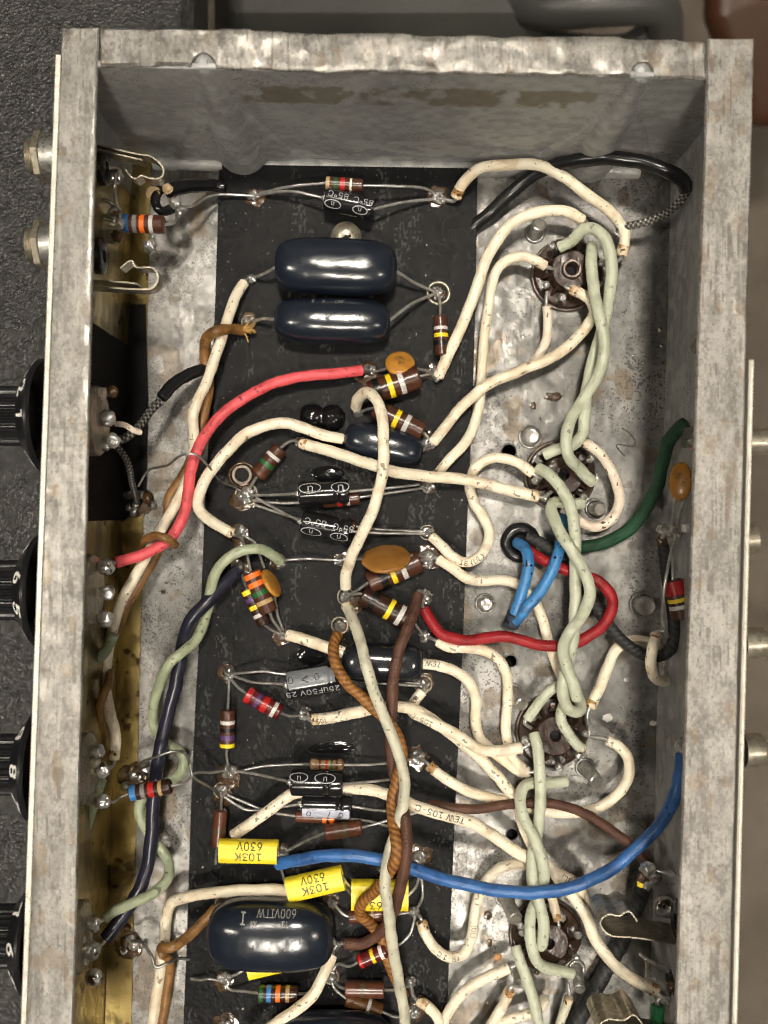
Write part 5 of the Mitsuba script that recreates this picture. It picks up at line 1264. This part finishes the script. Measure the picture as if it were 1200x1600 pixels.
def pot(label, y, blobs, z=44, lugz=40):
    k = thing('potentiometer', label, 'potentiometer')
    t = (y - 42) / 1558
    wx = Lo(t)[0] + .0028
    yy = P(600, y, z)[1]
    a = np.array([wx, yy, z / 1000]); b = a + [.0040, 0, 0]
    R = .0095
    part(k, 'can', lathe([(0, R), (.85, R), (.97, R * .95), (1, R * .88), (1, 0)], a - [.001, 0, .003], b - [0, 0, .003], 40), 'mat_pot', 40)
    for (x, yb, r, m_) in blobs:
        xb = P(x, yb, lugz)
        lug = slab([P(135, yb - 8, lugz)[:2], P(135, yb + 8, lugz)[:2], P(x, yb + 7, lugz)[:2], P(x, yb - 7, lugz)[:2]], lugz / 1000 - .0009, lugz / 1000 - .0003, .0001)
        part(k, 'lug', lug, 'mat_pot')
        part(k, 'solder_joint', blob(xb + [0, 0, .0002], r * px(lugz), .7, int(x * 3 + yb), .6), m_, True)
    return k


pot('pot with tan lugs and heavy solder against the black insulating sheet', 656, [(176, 612, 9, 'mat_flux'), (168, 654, 13, 'mat_solder'), (176, 688, 12, 'mat_solder'), (164, 697, 8, 'mat_solder')])
kk = thing('ceramic_stub', 'pale tan tubular lug on top of the upper pot', 'lug')
put(kk, lathe([(0, .0017), (.95, .0017), (1, .0013), (1, 0)], P(130, 611, 42), P(165, 616, 42), 20), 'mat_cream_pink', 40)
pot('pot with three shiny solder blobs where the pink red wire ends', 922, [(166, 886, 13, 'mat_solder'), (168, 926, 12, 'mat_solder'), (166, 967, 13, 'mat_solder')])
pot('pot with soldered lugs where the cream and dull green wires end', 1205, [(152, 1174, 12, 'mat_solder'), (160, 1204, 12, 'mat_solder'), (160, 1252, 12, 'mat_solder'), (148, 1190, 10, 'mat_pot')])
pot('lowest pot with a cluster of solder blobs where the navy wire ends', 1472, [(146, 1443, 12, 'mat_solder'), (143, 1484, 15, 'mat_solder'), (148, 1526, 13, 'mat_solder'), (130, 1465, 11, 'mat_pot'), (130, 1500, 11, 'mat_pot')])
for (x, y, lab) in ((208, 1216, 'dark burnt solder patch on the brass by the third pot'), (200, 1477, 'golden flux covered solder lump on the brass by the lowest pot'), (216, 785, 'burnt solder spot at the foot of the bare braid')):
    kk = thing('ground_joint', lab, 'solder')
    ms = []
    for i in range(12):
        o = rng.normal(size=2) * [13, 13]
        ms.append(blob(P(x + o[0], y + o[1], 1.6), rng.uniform(4, 9) * px(), .7, i + x, .8, 2))
    part(kk, 'solder_joint', cat_(*ms[:9]), 'mat_solder', True)
    part(kk, 'flux_stain', cat_(*ms[9:], blob(P(x, y, .8), 22 * px(), .12, x, .9)), 'mat_flux', True)

# ------------------------------------------------------------------ outside left: knobs and jack nuts
T_ = trimesh.transformations.translation_matrix


def knob(label, y, digits, z=46):
    k = thing('control_knob', label, 'knob')
    s = px(z)
    t = (y - 42) / 1558
    wx = Lo(t)[0] - .0019
    yy = P(600, y, z)[1]
    xk = P(76 - 26 * (t - .39), y, z)[0]
    O = np.array([xk, yy, z / 1000])
    L1, L2, R1, R2 = .0012, .0052, .0150, .0088
    ax = lambda d: O - [d, 0, 0]
    part(k, 'skirt', lathe([(0, R1 * .96), (.12, R1), (.25, R1), (1, R2 * 1.12), (1, 0)], ax(0), ax(L2), 72), 'mat_knob', 25)
    prof = []
    # fluted grip
    n = 240
    an = np.linspace(0, 2 * np.pi, n, endpoint=False)
    rr = R2 * .87 * (1 + .05 * np.sign(np.sin(an * 30)) * np.abs(np.sin(an * 30)) ** .6)
    V = np.vstack([np.column_stack([np.full(n, O[0] - d), O[1] + q * rr * np.cos(an), O[2] + q * rr * np.sin(an)]) for d, q in ((L2 - .0002, 1), (.020, .97), (.0205, .9), (.0205, 0))])
    i, j = np.meshgrid(np.arange(3), np.arange(n), indexing='ij')
    A, B = (i * n + j).ravel(), (i * n + (j + 1) % n).ravel()
    part(k, 'grip', trimesh.Trimesh(V, np.vstack([np.stack([A, B, B + n], 1), np.stack([A, B + n, A + n], 1)]), process=False), 'mat_knob', 30)
    part(k, 'shaft_nut', lathe([(0, .0052), (1, .0052)], np.array([wx, yy, z / 1000]), ax(-.0002), 6), 'mat_nickel', False)
    slope = (R1 - R2 * 1.12) / (L2 * .75)
    for d, deg in digits:
        tm = cat_(trimesh.creation.box([.0006, .0034, .00008], T_([0.0005, .0017, 0])), trimesh.creation.box([.0008, .0006, .00007], T_([0, .0031, 0]))) if d == '1' else meshkit.text_mesh(d, .0036, .00008, True) if d != '|' else trimesh.creation.box([.0006, .0042, .0001])
        v, f = trimesh.remesh.subdivide_to_size(tm.vertices, tm.faces, .0006, max_iter=12)
        if d == '|':
            v = v + [0, .0017, .00005]
        else:
            v[:, 0] = (v[:, 0] - v[:, 0].max() / 2) * 1.25
        a_ = math.radians(deg)
        # text up points to the panel (+x), text right runs round the knob towards the picture's bottom
        xx = L2 - .0006 - v[:, 1] * .88
        rad = R2 * 1.12 + (L2 - xx) * slope + v[:, 2] + .00014
        aa = a_ + v[:, 0] / .0125
        part(k, 'number' if d != '|' else 'pointer', trimesh.Trimesh(np.column_stack([O[0] - xx, O[1] - rad * np.sin(aa), O[2] + rad * np.cos(aa)]), f, process=False), 'mat_white_print', False)
    return k


knob('black knob showing the numbers 2 and 1, topmost on the left', 650, [('3', -68), ('2', -30), ('1', 4), ('|', 66)])
knob('black knob showing 7 6 5 4, second from the top on the left', 922, [('7', -62), ('6', -21), ('5', 16), ('4', 55)])
knob('black knob showing 9 8 7, third from the top on the left', 1194, [('9', -50), ('8', -8), ('7', 30), ('6', 66)])
knob('black knob showing 7 6 5, lowest on the left', 1462, [('7', -50), ('6', -10), ('5', 28), ('4', 64)])
for y, lab in ((245, 'hexagonal nut and threaded bushing of the upper input jack outside the panel'), (383, 'hexagonal nut and threaded bushing of the lower input jack outside the panel')):
    kk = thing('jack_nut', lab, 'nut')
    z = 49
    t = (y - 42) / 1558
    yy = P(600, y, z)[1]
    x1, x0 = P(59, y, z)[0], Lo(t)[0] - .0018
    O = lambda x: np.array([x, yy, z / 1000])
    part(kk, 'nut', lathe([(0, 0), (0, .0060), (.12, .0066), (.88, .0066), (1, .0060), (1, 0)], O(P(71, y, z)[0]), O(x1), 6), 'mat_nut', False)
    x2 = P(46, y, z)[0]
    L = abs(x2 - x1)
    pr = [(0, .0045)]
    for i in range(4):
        pr += [((i + .5) / 4.3, .0041), ((i + 1) / 4.3, .0045)]
    part(kk, 'bushing', lathe(pr + [(1, .0042), (1, .0033), (.3, .0032)], O(x1 + .0003), O(x2), 28), 'mat_nickel', 20)
    part(kk, 'washer', lathe([(0, 0), (0, .0058), (1, .0058), (1, 0)], O(x0 - .0001), O(P(71.5, y, z)[0]), 32), 'mat_steel', 30)

# ------------------------------------------------------------------ right wall lugs
kk = thing('terminal_lug', 'bright soldered lug under the orange disc capacitor on the right wall', 'lug')
part(kk, 'tab', slab([P(x, y, 20)[:2] for x, y in ((1040, 828), (1100, 832), (1100, 842), (1040, 838))], .0193, .0202, .0001), 'mat_spring')
part(kk, 'tab', slab([P(x, y, 24)[:2] for x, y in ((1064, 818), (1078, 818), (1078, 832), (1064, 832))], .0215, .024, .0002), 'mat_bright_steel')
for q in range(4):
    part(kk, 'solder_joint', blob(P(1036 + q * 7, 828 + (q % 2) * 8, 21), rng.uniform(5, 9) * px(20), .8, q + 91, .8), 'mat_solder', True)
lead(kk, [(1026, 826, 21), (1034, 832, 22), (1046, 830, 22), (1052, 822, 22)], 3)
lead(kk, [(1034, 842, 22), (1040, 830, 23)], 3)
part(kk, 'flux_stain', blob(P(1034, 846, 21), 9 * px(20), .8, 31, .5), 'mat_flux', True)
kk = thing('terminal_lug', 'soldered lug on the right wall where the black wire and resistor meet', 'lug')
part(kk, 'tab', slab([P(x, y, 18)[:2] for x, y in ((1040, 992), (1100, 996), (1100, 1010), (1045, 1004))], .0172, .0182, .0001), 'mat_lug_tan')
for q in range(4):
    part(kk, 'solder_joint', blob(P(1045 + q * 8, 992 + (q % 2) * 6, 19), rng.uniform(6, 9) * px(20), .8, q + 191, .8), 'mat_solder' if q < 3 else 'mat_flux', True)
kk = thing('terminal_lug', 'lug on the right wall holding the upper end of the deep blue wire', 'lug')
part(kk, 'tab', slab([P(x, y, 26)[:2] for x, y in ((1056, 1158), (1100, 1156), (1100, 1170), (1060, 1172))], .0252, .026, .0001), 'mat_steel')
part(kk, 'solder_joint', torus(P(1068, 1166, 26.4), 9 * px(26), .0008, 24, 8, wob=.2, seed=4), 'mat_solder', True)
kk = thing('terminal_lug', 'cluster of nuts and pink paint at the end of the green cloth wire', 'lug')
part(kk, 'nut', lathe([(0, .0032), (1, .0032), (1, 0)], P(1100, 684, 34), P(1070, 684, 34), 6), 'mat_steel', False)
part(kk, 'solder_joint', blob(P(1084, 686, 36), .0016, .8, 5, .8), 'mat_solder', True)
part(kk, 'paint_spot', blob(P(1086, 697, 35), .0013, .9, 6, .4), 'mat_pink_red', True)
kk = thing('jack_terminal', 'pair of soldered tubular lugs above the lower right jack spring', 'lug')
part(kk, 'bracket', slab([P(x, y, 24)[:2] for x, y in ((1022, 1362), (1050, 1360), (1062, 1372), (1070, 1400), (1062, 1440), (1040, 1436), (1040, 1396), (1022, 1390))], .0225, .0234, .0002), 'mat_steel')
for (x, y, r, s) in ((1012, 1358, 12, 1), (1004, 1372, 9, 2), (1022, 1372, 9, 3), (1010, 1382, 8, 5)):
    part(kk, 'solder_joint', blob(P(x, y, 24), r * px(24), .8, s + 60, .8), 'mat_solder' if s != 2 else 'mat_flux', True)
part(kk, 'solder_ring', torus(P(1038, 1416, 25), 10 * px(25), .0013, 28, 10, wob=.25, seed=2), 'mat_solder', True)
part(kk, 'lug_hole', lathe([(0, 8 * px(25)), (0, 0)], P(1038, 1416, 24.6), P(1038, 1416, 24.7), 20), 'mat_hole', False)
part(kk, 'wire_core', blob(P(1001, 1381, 24), .0011, .8, 3, .8), 'mat_band_yellow', True)
lead(kk, [(1026, 1360, 25), (1040, 1364, 26), (1048, 1368, 26)], 2.4)
kk = thing('jack_terminal', 'dark spiky lugs at the end of the thick cream wire at lower right', 'lug')
for q in ([(1000, 1490, 22), (1010, 1498, 24), (1045, 1518, 20)], [(1010, 1496, 24), (1012, 1525, 22)], [(1008, 1526, 22), (1024, 1530, 22)]):
    lead(kk, q, 3.2)
for (x, y, r, s) in ((1030, 1556, 8, 1), (1040, 1562, 8, 2), (1052, 1540, 9, 3), (1060, 1552, 8, 4)):
    part(kk, 'solder_joint', blob(P(x, y, 23), r * px(23), .8, s + 160, .9), 'mat_solder' if s < 3 else 'mat_flux', True)
part(kk, 'body', hull_spheres([(P(1055, 1530, 20), .003), (P(1075, 1545, 20), .004), (P(1070, 1580, 18), .004)]), 'mat_black', True)

# ------------------------------------------------------------------ dust and crumbs on floor and board
ms = []
for i in range(280):
    x, y = rng.uniform(240, 1040), rng.uniform(262, 1600)
    onb = 345 - (y - 260) * .04 < x < 742 - (y - 260) * .034
    z = (ZB if onb else 0) + .1
    m = trimesh.creation.icosphere(0, rng.uniform(.00010, .00030) * (1 if onb else .9))
    m.vertices *= rng.uniform(.5, 1.5, 3)
    m.apply_translation(P(x, y, z))
    ms.append(m)
k = key_of('dust_crumbs')
put(k, cat_(*ms[::2]), 'mat_dust', False)
labels[k] = {'label': 'pale dust and solder crumbs strewn over the board and floor', 'kind': 'stuff'}
k = key_of('dark_crumbs')
put(k, cat_(*ms[1::2]), 'mat_ink_brown', False)
labels[k] = {'label': 'dark dirt crumbs strewn over the board and floor', 'kind': 'stuff'}

mat('mat_dust', (.55, .52, .46), .8)


def shield_bump(p, n, uv):
    return dr.sin(2 * np.pi * (uv.x * 1.6 + uv.y * 3)) + dr.sin(2 * np.pi * (uv.x * 1.6 - uv.y * 3))


mat('mat_shield', mikit.proc(lambda p, n, uv: mix(C3(.16, .15, .13), C3(.66, .64, .60), smoothstep(-.6, 1.2, shield_bump(p, n, uv)))), .35, .75, bump=shield_bump, bscale=1.5e-4)
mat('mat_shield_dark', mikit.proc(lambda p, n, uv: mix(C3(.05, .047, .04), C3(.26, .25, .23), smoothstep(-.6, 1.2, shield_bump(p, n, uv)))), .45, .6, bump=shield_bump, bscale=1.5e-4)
mat('mat_tan_wax', mikit.proc(insulation(C3(.25, .125, .04), C3(.13, .06, .018), (.05, .02, .008), .8)), .40, bump=cloth_bump, bscale=8e-5)
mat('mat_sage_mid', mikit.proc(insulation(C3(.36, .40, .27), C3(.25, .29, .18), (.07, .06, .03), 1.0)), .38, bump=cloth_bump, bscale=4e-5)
mat('mat_thread', (.55, .33, .10), .6)
mat('mat_rust_lug', mikit.proc(lambda p, n, uv: mix(C3(.55, .48, .36), C3(.30, .12, .02), smoothstep(.4, .6, fbm(p.x * 500, p.y * 500, p.z * 500, 2)))), .5)

mat('mat_nut', mikit.proc(metal_color(C3(.24, .21, .15), C3(.44, .40, .31), (.12, .10, .06))), .4, .75)

mat('mat_scorched', mikit.proc(lambda p, n, uv: mix(mix(C3(.74, .61, .42), C3(.36, .19, .06), smoothstep(.46, .64, fbm(p.x * 420, p.y * 420, p.z * 420, 3))), C3(.06, .03, .012), smoothstep(.66, .72, noise(p.x * 1300, p.y * 1300, p.z * 1300)))), .35)

mat('mat_grime', mikit.proc(lambda p, n, uv: mix(C3(.03, .05, .08), C3(.012, .009, .007), smoothstep(.4, .6, fbm(p.x * 500, p.y * 500, p.z * 500, 3)))), .45, bump=metal_bump, bscale=3e-4)

mat('mat_dark_metal', mikit.proc(lambda p, n, uv: mix(C3(.10, .075, .06), C3(.24, .20, .17), fbm(p.x * 600, p.y * 600, p.z * 600, 3))), .35, .8)
